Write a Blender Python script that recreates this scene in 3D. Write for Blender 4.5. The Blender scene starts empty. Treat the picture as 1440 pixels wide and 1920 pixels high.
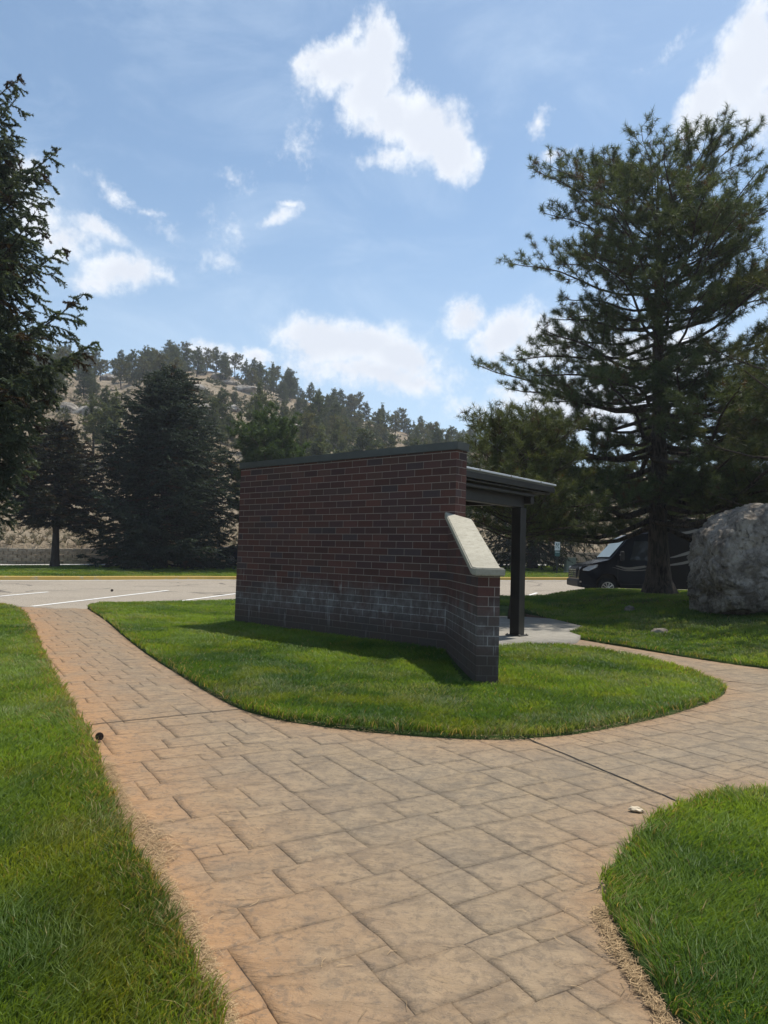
import bpy, bmesh, math, random
import numpy as np
from mathutils import Vector, Matrix, noise as mnoise

scene = bpy.context.scene
COL = scene.collection
R = math.radians

# ------------------------------------------------------------------ camera
CAM_H = 1.30
PITCH, ROLL = R(3.59), R(1.74)
cam = bpy.data.objects.new("camera", bpy.data.cameras.new("camera"))
COL.objects.link(cam)
cam.data.sensor_fit = 'VERTICAL'
cam.data.sensor_height = 36.0
cam.data.lens = 36.0 * 1339.0 / 1920.0
cam.data.clip_start = 0.05
cam.data.clip_end = 30000.0
_f = Vector((0, math.cos(PITCH), math.sin(PITCH)))
_u = Vector((0, -math.sin(PITCH), math.cos(PITCH)))
_r = Vector((1, 0, 0))
_R = _r * math.cos(ROLL) + _u * math.sin(ROLL)
_U = -_r * math.sin(ROLL) + _u * math.cos(ROLL)
_m = Matrix((_R, _U, -_f)).transposed().to_4x4()
_m.translation = Vector((0, 0, CAM_H))
cam.matrix_world = _m
scene.camera = cam

# ------------------------------------------------------------------ sun, exposure
SUNV = Vector((0.85, 0.75, 2.78)).normalized()
SUN_EL = math.asin(SUNV.z)
SUN_AZ = math.atan2(SUNV.x, SUNV.y)
sun = bpy.data.objects.new("sun", bpy.data.lights.new("sun", 'SUN'))
COL.objects.link(sun)
sun.data.energy = 4.2
sun.data.angle = R(0.55)
sun.data.color = (1.0, 0.94, 0.84)
sun.matrix_world = SUNV.to_track_quat('Z', 'Y').to_matrix().to_4x4()
scene.view_settings.view_transform = 'Standard'
scene.view_settings.look = 'None'
scene.view_settings.exposure = 0.35
scene.view_settings.gamma = 1.0
scene.cycles.max_bounces = 6
scene.cycles.transparent_max_bounces = 8
scene.cycles.use_denoising = True
scene.cycles.denoiser = 'OPENIMAGEDENOISE'
scene.cycles.denoising_input_passes = 'RGB_ALBEDO_NORMAL'
scene.cycles.volume_bounces = 0

# ------------------------------------------------------------------ world: sky and clouds
world = bpy.data.worlds.new("World")
scene.world = world
world.use_nodes = True
NT = world.node_tree
NT.nodes.clear()


class NB:
    """small node-building helper"""
    def __init__(s, nt):
        s.nt = nt

    def n(s, t, **kw):
        nd = s.nt.nodes.new(t)
        for k, v in kw.items():
            if hasattr(nd, k):
                setattr(nd, k, v)
            else:
                nd.inputs[k].default_value = v
        return nd

    def l(s, a, b):
        s.nt.links.new(a, b)

    def set(s, sock, v):
        if isinstance(v, bpy.types.NodeSocket):
            s.l(v, sock)
        else:
            sock.default_value = v

    def m(s, op, a, b=None, c=None, clamp=False):
        nd = s.nt.nodes.new('ShaderNodeMath')
        nd.operation = op
        nd.use_clamp = clamp
        s.set(nd.inputs[0], a)
        if b is not None:
            s.set(nd.inputs[1], b)
        if c is not None:
            s.set(nd.inputs[2], c)
        return nd.outputs[0]

    def vm(s, op, a, b=None):
        nd = s.nt.nodes.new('ShaderNodeVectorMath')
        nd.operation = op
        s.set(nd.inputs[0], a)
        if b is not None:
            s.set(nd.inputs[1], b)
        return nd.outputs['Value'] if op in ('LENGTH', 'DOT_PRODUCT', 'DISTANCE') else nd.outputs[0]

    def ramp(s, v, lo, hi, a=0.0, b=1.0, interp='SMOOTHSTEP'):
        nd = s.nt.nodes.new('ShaderNodeMapRange')
        nd.interpolation_type = interp
        s.set(nd.inputs['Value'], v)
        nd.inputs['From Min'].default_value = lo
        nd.inputs['From Max'].default_value = hi
        nd.inputs['To Min'].default_value = a
        nd.inputs['To Max'].default_value = b
        return nd.outputs['Result']

    def mix(s, fac, a, b, blend='MIX'):
        nd = s.nt.nodes.new('ShaderNodeMix')
        nd.data_type = 'RGBA'
        nd.blend_type = blend
        s.set(nd.inputs[0], fac)
        for sock, v in ((nd.inputs[6], a), (nd.inputs[7], b)):
            if not isinstance(v, bpy.types.NodeSocket) and len(v) == 3:
                v = (*v, 1.0)
            s.set(sock, v)
        return nd.outputs[2]

    def noise(s, vec, scale, detail=4.0, rough=0.55, dist=0.0, dim='3D'):
        nd = s.nt.nodes.new('ShaderNodeTexNoise')
        nd.noise_dimensions = dim
        s.set(nd.inputs['Vector'], vec)
        nd.inputs['Scale'].default_value = scale
        nd.inputs['Detail'].default_value = detail
        nd.inputs['Roughness'].default_value = rough
        nd.inputs['Distortion'].default_value = dist
        return nd.outputs['Fac']


w = NB(NT)
sky = w.n('ShaderNodeTexSky')
sky.sky_type = 'NISHITA'
sky.sun_disc = False
sky.sun_elevation = SUN_EL
sky.sun_rotation = SUN_AZ
sky.altitude = 1300.0
sky.air_density = 1.0
sky.dust_density = 1.6
sky.ozone_density = 1.0
tc = w.n('ShaderNodeTexCoord')
sep = w.n('ShaderNodeSeparateXYZ')
w.l(tc.outputs['Generated'], sep.inputs[0])
# clouds lie on the sky as a function of azimuth and elevation (degrees)
azd = w.m('MULTIPLY', w.m('ARCTAN2', sep.outputs[0], sep.outputs[1]), 57.2958)
eld = w.m('MULTIPLY', w.m('ARCSINE', sep.outputs[2]), 57.2958)
cmb = w.n('ShaderNodeCombineXYZ')
w.l(azd, cmb.inputs[0]); w.l(eld, cmb.inputs[1])
P0 = cmb.outputs[0]
wn = w.nt.nodes.new('ShaderNodeTexNoise')
w.l(P0, wn.inputs['Vector']); wn.inputs['Scale'].default_value = 0.16
wn.inputs['Detail'].default_value = 5.0
wn.inputs['Roughness'].default_value = 0.6
warp = w.vm('MULTIPLY', w.vm('SUBTRACT', wn.outputs['Color'], (0.5, 0.5, 0.5)), (4.6, 3.4, 0.0))
P1 = w.vm('ADD', P0, warp)
# (azimuth, elevation, half-width, half-height, tilt, weight)
CLOUDS = [(-4.7, 35.5, 3.5, 1.7, 20, 1.12),
          (-2.1, 36.6, 2.6, 2.1, 60, 1.12),
          (-2.4, 34.4, 3.1, 2.2, 60, 1.12),
          (-0.6, 32.7, 3.1, 2.0, -30, 1.12),
          (2.1, 31.9, 4.4, 2.2, -15, 1.12),
          (4.4, 30.7, 2.9, 1.8, -30, 1.12),
          (-6.9, 35.4, 2.2, 0.9, 35, 0.8),
          (0.2, 29.8, 3.1, 0.9, 0, 0.6),
          (27.0, 32.9, 3.9, 2.6, 45, 1.12),
          (24.7, 31.6, 2.9, 1.8, 30, 1.12),
          (28.1, 34.4, 2.1, 2.3, 60, 1.12),
          (28.4, 30.5, 3.1, 1.8, 0, 0.9),
          (-3.0, 16.9, 6.5, 2.2, -4, 1.12),
          (-5.6, 17.4, 4.0, 1.4, 3, 0.9),
          (0.5, 16.0, 3.7, 1.8, -5, 1.12),
          (-1.2, 14.5, 7.4, 1.6, -5, 0.8),
          (2.3, 14.2, 3.9, 1.5, 0, 0.7),
          (-10.7, 15.3, 1.7, 0.8, 0, 0.8),
          (-14.6, 15.5, 1.8, 1.0, 10, 0.85),
          (-12.3, 14.7, 2.1, 0.8, -15, 0.7),
          (6.0, 19.1, 2.6, 1.4, 20, 0.85),
          (9.5, 17.9, 3.0, 1.8, 25, 1.05),
          (12.4, 17.0, 4.6, 2.4, 0, 0.85),
          (19.7, 15.1, 7.0, 3.1, 0, 0.8),
          (15.8, 12.1, 9.4, 3.2, 0, 0.8),
          (11.7, 32.2, 1.4, 0.8, 30, 0.62),
          (13.2, 29.9, 1.7, 0.4, 5, 0.4),
          (21.1, 34.9, 2.3, 0.6, 20, 0.29),
          (-21.0, 20.1, 3.6, 1.5, 5, 0.86),
          (-22.9, 19.2, 2.6, 1.0, 0, 0.66),
          (-18.7, 20.2, 1.8, 0.6, 5, 0.57),
          (-24.9, 22.1, 2.2, 1.6, -20, 0.74),
          (-22.7, 22.9, 2.8, 0.8, -22, 0.7),
          (-28.3, 25.5, 1.9, 1.3, 20, 0.7),
          (-26.6, 23.2, 2.5, 1.9, 0, 0.7),
          (-22.5, 25.5, 2.1, 0.7, -25, 0.49),
          (-13.6, 24.2, 2.1, 1.3, -30, 0.27),
          (-9.5, 25.7, 1.7, 0.6, 25, 0.6),
          (-8.6, 26.5, 1.0, 0.3, 0, 0.6),
          (-13.5, 22.0, 2.5, 0.8, 0, 0.29),
          (-18.1, 23.3, 2.0, 0.9, -30, 0.24),
          (-7.5, 30.5, 2.4, 1.7, 30, 0.27),
          (-19.3, 24.7, 1.0, 0.4, 0, 0.33),
          (-13.4, 27.5, 1.7, 1.0, 0, 0.25),
          (6.6, 12.2, 3.8, 1.2, 0, 0.4)]
best = None
for (a, e, sx, sy, tilt, wt) in CLOUDS:
    mp = w.n('ShaderNodeMapping')
    mp.vector_type = 'TEXTURE'
    w.l(P1, mp.inputs['Vector'])
    mp.inputs['Location'].default_value = (a, e, 0)
    mp.inputs['Rotation'].default_value = (0, 0, R(tilt))
    mp.inputs['Scale'].default_value = (sx, sy, 1)
    ln = w.vm('LENGTH', mp.outputs[0])
    v = w.m('MULTIPLY_ADD', ln, -0.78 * wt, wt)
    best = v if best is None else w.m('SMOOTH_MAX', best, v, 0.12)
fine = w.noise(P0, 0.42, 9.0, 0.62)
fine2 = w.noise(w.vm('ADD', P0, (37.0, 11.0, 5.0)), 1.7, 6.0, 0.6)
dens = w.m('ADD', best, w.m('MULTIPLY', w.m('SUBTRACT', fine, 0.5), 0.85))
dens = w.m('ADD', dens, w.m('MULTIPLY', w.m('SUBTRACT', fine2, 0.5), 0.55))
mask = w.ramp(dens, 0.03, 0.66)
mask = w.m('POWER', mask, 1.1)
# thin high veil
veil = w.noise(w.vm('MULTIPLY', P0, (0.7, 1.6, 1.0)), 0.10, 7.0, 0.62, 0.6)
veilm = w.m('MULTIPLY_ADD', w.ramp(veil, 0.42, 0.78), 0.24, 0.04)
shade = w.noise(w.vm('ADD', P0, (0.9, 2.2, 3.0)), 0.30, 5.0, 0.5)
thick = w.ramp(w.m('ADD', best, w.m('MULTIPLY', w.m('SUBTRACT', shade, 0.5), 0.9)), 0.15, 0.85)
ccol = w.mix(thick, (6.9, 7.2, 7.6), (5.6, 5.95, 6.6))
skyc = w.mix(1.0, sky.outputs[0], (1.10, 1.22, 1.17), 'MULTIPLY')
skyc = w.mix(veilm, skyc, (6.0, 7.0, 8.0))
# whitish air just above the horizon
hz = w.m('MULTIPLY', w.ramp(eld, 0.0, 30.0, 1.0, 0.0), 0.50)
skyc = w.mix(hz, skyc, (5.4, 6.3, 7.2))
fin = w.mix(mask, skyc, ccol)
bg = w.n('ShaderNodeBackground')
w.l(fin, bg.inputs[0])
bg.inputs[1].default_value = 0.115
wo = w.n('ShaderNodeOutputWorld')
w.l(bg.outputs[0], wo.inputs[0])
world.cycles.sampling_method = 'MANUAL'
world.cycles.sample_map_resolution = 512


# ------------------------------------------------------------------ materials
def newmat(name, rough=0.8, spec=0.3):
    mt = bpy.data.materials.new(name)
    mt.use_nodes = True
    nt = mt.node_tree
    b = nt.nodes['Principled BSDF']
    b.inputs['Roughness'].default_value = rough
    b.inputs['Specular IOR Level'].default_value = spec
    return mt, NB(nt), b


def objco(k):
    return k.n('ShaderNodeTexCoord').outputs['Object']


def bump(k, b, h, strength=0.3, dist=0.01):
    bp = k.n('ShaderNodeBump')
    bp.inputs['Strength'].default_value = strength
    bp.inputs['Distance'].default_value = dist
    k.l(h, bp.inputs['Height'])
    k.l(bp.outputs[0], b.inputs['Normal'])
    return bp


def plain(name, col, rough=0.6, spec=0.4, metal=0.0, var=0.12, scale=6.0):
    mt, k, b = newmat(name, rough, spec)
    n = k.noise(objco(k), scale, 5.0)
    c = k.mix(k.ramp(n, 0.3, 0.7), tuple(x * (1 - var) for x in col), tuple(min(1, x * (1 + var)) for x in col))
    k.l(c, b.inputs['Base Color'])
    b.inputs['Metallic'].default_value = metal
    return mt


def attr_col(k, name='tint'):
    a = k.n('ShaderNodeAttribute')
    a.attribute_name = name
    return a


def leafmat(name, trans=0.35, rough=0.5, spec=0.25, hue=(1, 1, 1)):
    """needles and blades: colour from the mesh, some light passes through"""
    mt = bpy.data.materials.new(name)
    mt.use_nodes = True
    nt = mt.node_tree
    k = NB(nt)
    b = nt.nodes['Principled BSDF']
    out = nt.nodes['Material Output']
    a = attr_col(k)
    k.l(a.outputs['Color'], b.inputs['Base Color'])
    b.inputs['Roughness'].default_value = rough
    b.inputs['Specular IOR Level'].default_value = spec
    tr = k.n('ShaderNodeBsdfTranslucent')
    tcx = k.mix(1.0, a.outputs['Color'], (*hue, 1.0), 'MULTIPLY')
    k.l(tcx, tr.inputs[0])
    ms = k.n('ShaderNodeMixShader')
    ms.inputs[0].default_value = trans
    k.l(b.outputs[0], ms.inputs[1])
    k.l(tr.outputs[0], ms.inputs[2])
    k.l(ms.outputs[0], out.inputs[0])
    return mt


M = {}
M['grass'] = leafmat('grass_blades', 0.45, 0.5, 0.22, (1.7, 1.6, 0.7))
M['needle'] = leafmat('needles', 0.30, 0.55, 0.22, (1.5, 1.4, 0.6))
M['litter'] = leafmat('dry_needles', 0.1, 0.7, 0.1)

# bark
mt, k, b = newmat('bark', 0.95, 0.1)
oc = objco(k)
st = k.vm('MULTIPLY', oc, (1.0, 1.0, 0.22))
n1 = k.noise(st, 14.0, 6.0, 0.65, 0.6)
n2 = k.noise(oc, 1.6, 3.0)
c = k.mix(k.ramp(n1, 0.35, 0.62), (0.022, 0.017, 0.013), (0.105, 0.082, 0.064))
c = k.mix(k.ramp(n2, 0.4, 0.7, 0.0, 0.5), c, (0.075, 0.066, 0.058))
k.l(c, b.inputs['Base Color'])
bump(k, b, n1, 0.9, 0.04)
M['bark'] = mt
mt, k, b = newmat('dark_bark', 0.95, 0.1)
oc = objco(k)
n1 = k.noise(k.vm('MULTIPLY', oc, (1.0, 1.0, 0.3)), 12.0, 5.0)
k.l(k.mix(n1, (0.02, 0.016, 0.013), (0.075, 0.06, 0.05)), b.inputs['Base Color'])
M['dark_bark'] = mt

# stamped concrete path
mt, k, b = newmat('stamped_concrete', 0.72, 0.32)
oc = objco(k)
a = attr_col(k, 'tint')
sepa = k.n('ShaderNodeSeparateColor')
k.l(a.outputs['Color'], sepa.inputs[0])
tone, edge, groove = sepa.outputs[0], sepa.outputs[1], sepa.outputs[2]
big = k.noise(oc, 0.9, 4.0, 0.6)
med = k.noise(oc, 6.5, 8.0, 0.68, 0.8)
fin_ = k.noise(oc, 160.0, 3.0, 0.6)
spk = k.noise(oc, 55.0, 5.0, 0.7)
base = k.mix(tone, (0.256, 0.192, 0.118), (0.292, 0.224, 0.142))
base = k.mix(k.ramp(med, 0.40, 0.64, 0.0, 0.74), base, (0.138, 0.112, 0.080))
base = k.mix(k.m('MULTIPLY', k.ramp(big, 0.35, 0.65), 0.35), base, (0.190, 0.160, 0.120))
org = k.m('MULTIPLY', edge, k.ramp(k.noise(oc, 2.4, 5.0), 0.25, 0.6, 0.45, 1.0), clamp=True)
base = k.mix(org, base, (0.345, 0.196, 0.092))
med2 = k.noise(oc, 21.0, 7.0, 0.72, 0.6)
base = k.mix(k.ramp(med2, 0.46, 0.66, 0.0, 0.6), base, (0.115, 0.088, 0.064))
base = k.mix(k.ramp(spk, 0.54, 0.70, 0.0, 0.6), base, (0.125, 0.092, 0.066))
base = k.mix(k.ramp(fin_, 0.60, 0.78, 0.0, 0.5), base, (0.44, 0.38, 0.30))
pat = k.noise(k.vm('ADD', oc, (5.0, 3.0, 0.0)), 3.1, 5.0, 0.7)
base = k.mix(k.ramp(pat, 0.67, 0.76, 0.0, 0.55), base, (0.24, 0.245, 0.235))
gn = k.noise(oc, 3.6, 4.0, 0.6)
gd = k.m('MULTIPLY', groove, k.ramp(gn, 0.38, 0.60, 0.12, 0.95))
base = k.mix(gd, base, (0.060, 0.048, 0.038))
k.l(base, b.inputs['Base Color'])
slate = k.noise(k.vm('MULTIPLY', oc, (1.0, 2.6, 1.0)), 5.5, 9.0, 0.62, 1.6)
hh = k.m('ADD', k.m('MULTIPLY', slate, 1.0), k.m('MULTIPLY', fin_, 0.10))
hh = k.m('ADD', hh, k.m('MULTIPLY', spk, 0.16))
bump(k, b, hh, 1.0, 0.018)
M['stamped'] = mt

# plain concrete
def concrete(name, c1, c2, sc=9.0):
    mt, k, b = newmat(name, 0.85, 0.2)
    oc = objco(k)
    n1 = k.noise(oc, sc, 7.0, 0.65)
    n2 = k.noise(oc, 180.0, 2.0)
    n3 = k.noise(oc, 1.1, 3.0)
    c = k.mix(k.ramp(n1, 0.3, 0.7), c1, c2)
    c = k.mix(k.ramp(n2, 0.62, 0.75, 0.0, 0.4), c, tuple(x * 0.55 for x in c1))
    c = k.mix(k.ramp(n3, 0.5, 0.75, 0.0, 0.3), c, tuple(x * 0.7 for x in c1))
    n4 = k.noise(k.vm('MULTIPLY', oc, (7.0, 7.0, 1.2)), 2.2, 5.0, 0.65)
    c = k.mix(k.ramp(n4, 0.54, 0.72, 0.0, 0.45), c, tuple(x * 0.45 for x in c1))
    k.l(c, b.inputs['Base Color'])
    bump(k, b, n2, 0.25, 0.004)
    return mt
M['pad'] = concrete('grey_concrete', (0.23, 0.212, 0.182), (0.31, 0.29, 0.25))
M['capstone'] = concrete('buff_capstone', (0.33, 0.305, 0.24), (0.42, 0.39, 0.315), 14.0)
M['walk'] = concrete('pale_concrete', (0.42, 0.40, 0.36), (0.52, 0.50, 0.46), 3.0)

# asphalt, pale chip seal
mt, k, b = newmat('asphalt', 0.9, 0.15)
oc = objco(k)
n1 = k.noise(oc, 38.0, 4.0, 0.7)
n2 = k.noise(oc, 0.35, 5.0, 0.6)
n3 = k.noise(oc, 7.0, 6.0, 0.7)
c = k.mix(k.ramp(n1, 0.35, 0.68), (0.205, 0.176, 0.138), (0.40, 0.350, 0.285))
c = k.mix(k.ramp(n2, 0.45, 0.7, 0.0, 0.28), c, (0.185, 0.158, 0.128))
c = k.mix(k.ramp(n3, 0.62, 0.75, 0.0, 0.3), c, (0.12, 0.105, 0.095))
vo = k.n('ShaderNodeTexVoronoi'); vo.feature = 'DISTANCE_TO_EDGE'; vo.inputs['Scale'].default_value = 0.17
wv = k.nt.nodes.new('ShaderNodeTexNoise'); k.l(oc, wv.inputs['Vector']); wv.inputs['Scale'].default_value = 0.8; wv.inputs['Detail'].default_value = 5.0
k.l(k.vm('ADD', oc, k.vm('MULTIPLY', k.vm('SUBTRACT', wv.outputs['Color'], (.5, .5, .5)), (2.2, 2.2, 0))), vo.inputs['Vector'])
crk = k.m('MULTIPLY', k.ramp(vo.outputs['Distance'], 0.014, 0.004), k.ramp(n2, 0.42, 0.55))
c = k.mix(k.m('MULTIPLY', crk, 0.8), c, (0.055, 0.050, 0.046))
oil = k.noise(k.vm('ADD', oc, (3.0, 8.0, 0)), 0.55, 3.0, 0.5)
c = k.mix(k.ramp(oil, 0.66, 0.74, 0.0, 0.45), c, (0.10, 0.09, 0.08))
sp2 = k.n('ShaderNodeSeparateXYZ'); k.l(oc, sp2.inputs[0])
k.l(c, b.inputs['Base Color'])
bump(k, b, n1, 0.5, 0.01)
M['asphalt'] = mt

# dry hillside and soil
mt, k, b = newmat('dry_ground', 0.95, 0.08)
oc = objco(k)
n1 = k.noise(oc, 0.12, 6.0, 0.65)
n2 = k.noise(oc, 0.9, 6.0, 0.7)
n3 = k.noise(oc, 5.0, 4.0, 0.7)
c = k.mix(k.ramp(n1, 0.38, 0.62), (0.215, 0.165, 0.112), (0.30, 0.245, 0.178))
c = k.mix(k.ramp(n2, 0.50, 0.66, 0.0, 0.75), c, (0.105, 0.100, 0.062))
c = k.mix(k.ramp(n3, 0.55, 0.72, 0.0, 0.6), c, (0.36, 0.31, 0.25))
k.l(c, b.inputs['Base Color'])
bump(k, b, k.m('ADD', n2, k.m('MULTIPLY', n3, 0.4)), 0.8, 0.5)
M['dry'] = mt

mt, k, b = newmat('turf_soil', 0.95, 0.08)
oc = objco(k)
n1 = k.noise(oc, 1.3, 5.0, 0.6)
n2 = k.noise(oc, 22.0, 5.0, 0.7)
c = k.mix(k.ramp(n1, 0.35, 0.65), (0.030, 0.052, 0.013), (0.052, 0.080, 0.020))
c = k.mix(k.ramp(n2, 0.52, 0.72, 0.0, 0.6), c, (0.10, 0.085, 0.045))
k.l(c, b.inputs['Base Color'])
bump(k, b, n2, 0.8, 0.03)
M['turf'] = mt

mt, k, b = newmat('needle_duff', 0.95, 0.08)
oc = objco(k)
n2 = k.noise(oc, 26.0, 6.0, 0.75)
k.l(k.mix(k.ramp(n2, 0.35, 0.65), (0.055, 0.032, 0.020), (0.17, 0.095, 0.058)), b.inputs['Base Color'])
bump(k, b, n2, 0.8, 0.03)
M['duff'] = mt

# brick with mortar stain (efflorescence low on the wall)
def brickmat(name, mortar):
    mt, k, b = newmat(name, 0.78 if not mortar else 0.92, 0.22)
    geo = k.n('ShaderNodeNewGeometry')
    pos = geo.outputs['Position']
    sp = k.n('ShaderNodeSeparateXYZ'); k.l(pos, sp.inputs[0])
    z = sp.outputs[2]
    if mortar:
        c = k.mix(k.noise(pos, 30.0, 3.0), (0.235, 0.198, 0.165), (0.325, 0.278, 0.232))
    else:
        a = attr_col(k)
        g = k.noise(pos, 60.0, 4.0, 0.7)
        c = k.mix(k.ramp(g, 0.3, 0.75, 0.0, 0.35), a.outputs['Color'], (0.035, 0.024, 0.022))
    along = k.noise(k.vm('MULTIPLY', pos, (1.0, 1.0, 0.35)), 1.7, 6.0, 0.62)
    top = k.m('ADD', 0.82, k.m('MULTIPLY', k.m('SUBTRACT', along, 0.5), 1.1))
    damp = k.ramp(k.m('SUBTRACT', top, z), -0.12, 0.22)
    c = k.mix(k.m('MULTIPLY', damp, 0.62), c, (0.060, 0.048, 0.041) if not mortar else (0.075, 0.070, 0.066))
    blotch = k.noise(k.vm('MULTIPLY', pos, (1.0, 1.0, 0.8)), 7.0, 7.0, 0.7)
    band = k.m('MULTIPLY', k.ramp(z, 0.22, 0.60), k.ramp(z, 1.35, 0.90))
    lowf = k.noise(pos, 1.1, 4.0, 0.6)
    salt = k.m('MULTIPLY', k.m('MULTIPLY', band, damp), k.m('MULTIPLY_ADD', k.ramp(blotch, 0.40, 0.66), 0.75, 0.25))
    salt = k.m('MULTIPLY', salt, k.ramp(lowf, 0.30, 0.56, 0.25, 1.0))
    c = k.mix(k.m('MULTIPLY', salt, 0.52 if not mortar else 0.85), c, (0.26, 0.245, 0.235) if not mortar else (0.50, 0.49, 0.48))
    drip = k.noise(k.vm('MULTIPLY', pos, (9.0, 9.0, 0.7)), 1.6, 3.0, 0.6)
    dr = k.m('MULTIPLY', k.m('MULTIPLY', k.ramp(drip, 0.62, 0.71), k.ramp(z, 1.1, 0.9)), k.ramp(blotch, 0.35, 0.6))
    c = k.mix(k.m('MULTIPLY', dr, 0.55), c, (0.42, 0.41, 0.39))
    earth = k.m('MULTIPLY', k.ramp(z, 0.42, 0.10), 0.5)
    c = k.mix(earth, c, (0.060, 0.054, 0.042))
    k.l(c, b.inputs['Base Color'])
    bump(k, b, k.noise(pos, 120.0, 4.0, 0.7), 0.35, 0.004)
    return mt
M['brick'] = brickmat('brick', False)
M['mortar'] = brickmat('mortar', True)

M['coping'] = plain('coping_metal', (0.052, 0.056, 0.048), 0.45, 0.5, 0.0, 0.2, 3.0)
M['steel'] = plain('painted_steel', (0.030, 0.026, 0.022), 0.42, 0.5, 0.0, 0.2, 4.0)
M['rooftop'] = plain('roof_metal', (0.20, 0.21, 0.20), 0.38, 0.5, 0.3, 0.15, 2.0)
M['lit_edge'] = plain('sunlit_edge_tone', (0.62, 0.64, 0.66), 0.5, 0.4, 0.0, 0.1, 4.0)  # sunlit look of the roof edge, put into a pale base colour
M['white_paint'] = plain('worn_white_paint', (0.74, 0.73, 0.70), 0.7, 0.3, 0.0, 0.12, 20.0)

mt, k, b = newmat('yellow_kerb_paint', 0.7, 0.3)
oc = objco(k)
n1 = k.noise(oc, 2.2, 7.0, 0.75)
c = k.mix(k.noise(oc, 6.0, 4.0), (0.40, 0.26, 0.06), (0.50, 0.34, 0.09))
c = k.mix(k.ramp(n1, 0.55, 0.68, 0.0, 0.75), c, (0.36, 0.33, 0.27))
k.l(c, b.inputs['Base Color'])
M['yellow'] = mt

mt, k, b = newmat('tan_block', 0.92, 0.1)
a = attr_col(k)
oc = objco(k)
n1 = k.noise(oc, 11.0, 6.0, 0.7)
k.l(k.mix(k.ramp(n1, 0.35, 0.7, 0.0, 0.5), a.outputs['Color'], (0.10, 0.08, 0.06)), b.inputs['Base Color'])
bump(k, b, n1, 0.8, 0.05)
M['block'] = mt

mt, k, b = newmat('boulder_stone', 0.95, 0.12)
oc = objco(k)
n1 = k.noise(oc, 1.4, 8.0, 0.7, 0.8)
n2 = k.noise(oc, 9.0, 7.0, 0.72, 0.5)
n3 = k.noise(k.vm('ADD', oc, (9.0, 2.0, 1.0)), 3.5, 5.0, 0.6)
c = k.mix(k.ramp(n1, 0.35, 0.65), (0.15, 0.125, 0.100), (0.46, 0.405, 0.34))
c = k.mix(k.ramp(n2, 0.48, 0.68, 0.0, 0.85), c, (0.085, 0.075, 0.066))
c = k.mix(k.ramp(n3, 0.60, 0.72, 0.0, 0.6), c, (0.36, 0.33, 0.31))
k.l(c, b.inputs['Base Color'])
bump(k, b, k.m('ADD', n1, k.m('MULTIPLY', n2, 0.7)), 1.0, 0.12)
M['boulder'] = mt

mt, k, b = newmat('outcrop_stone', 0.95, 0.1)
oc = objco(k)
n1 = k.noise(oc, 0.8, 7.0, 0.7)
k.l(k.mix(k.ramp(n1, 0.35, 0.65), (0.17, 0.145, 0.12), (0.42, 0.385, 0.33)), b.inputs['Base Color'])
bump(k, b, n1, 1.0, 0.4)
M['outcrop'] = mt

M['van_paint'] = plain('black_van_paint', (0.004, 0.0045, 0.008), 0.18, 0.15, 0.0, 0.1, 2.0)
M['van_body'] = plain('brown_coach_paint', (0.010, 0.008, 0.007), 0.4, 0.1, 0.0, 0.1, 2.0)
M['silver'] = plain('silver_stripe', (0.17, 0.16, 0.15), 0.3, 0.5, 0.4, 0.05)
M['chrome'] = plain('chrome', (0.62, 0.62, 0.62), 0.14, 0.5, 1.0, 0.04)
M['rubber'] = plain('rubber', (0.018, 0.018, 0.018), 0.85, 0.2)
M['alloy'] = plain('alloy_rim', (0.50, 0.47, 0.42), 0.3, 0.5, 0.7, 0.05)
M['plastic'] = plain('black_plastic', (0.022, 0.022, 0.024), 0.6, 0.3)
M['lamp'] = plain('lamp_lens', (0.45, 0.47, 0.50), 0.12, 0.6, 0.2, 0.1)
mt, k, b = newmat('windscreen_painted_gleam', 0.08, 0.8)
b.inputs['Base Color'].default_value = (0.48, 0.60, 0.68, 1)  # bright reflection on the glass is put into this pale blue base colour
b.inputs['Metallic'].default_value = 0.25
M['screen'] = mt
mt, k, b = newmat('side_glass', 0.05, 0.6)
b.inputs['Base Color'].default_value = (0.012, 0.014, 0.016, 1)
M['glass'] = mt
M['sign_white'] = plain('sign_white', (0.55, 0.60, 0.60), 0.5, 0.4)
M['sign_green'] = plain('sign_green', (0.03, 0.10, 0.09), 0.5, 0.4)
M['dark_metal'] = plain('dark_metal', (0.035, 0.035, 0.033), 0.5, 0.4)
M['rust'] = plain('rusty_rail', (0.10, 0.065, 0.045), 0.8, 0.2)
M['cone'] = plain('pine_cone_brown', (0.050, 0.034, 0.026), 0.75, 0.2, 0.0, 0.4, 60.0)
M['chip'] = plain('pale_stone', (0.60, 0.50, 0.36), 0.9, 0.1, 0.0, 0.15, 30.0)
M['utility'] = plain('grey_green_box', (0.16, 0.18, 0.14), 0.6, 0.3)


# ------------------------------------------------------------------ mesh helpers
def tagp(o, label=None, cat=None, group=None, kind=None):
    if label: o['label'] = label
    if cat: o['category'] = cat
    if group: o['group'] = group
    if kind: o['kind'] = kind
    return o


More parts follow.
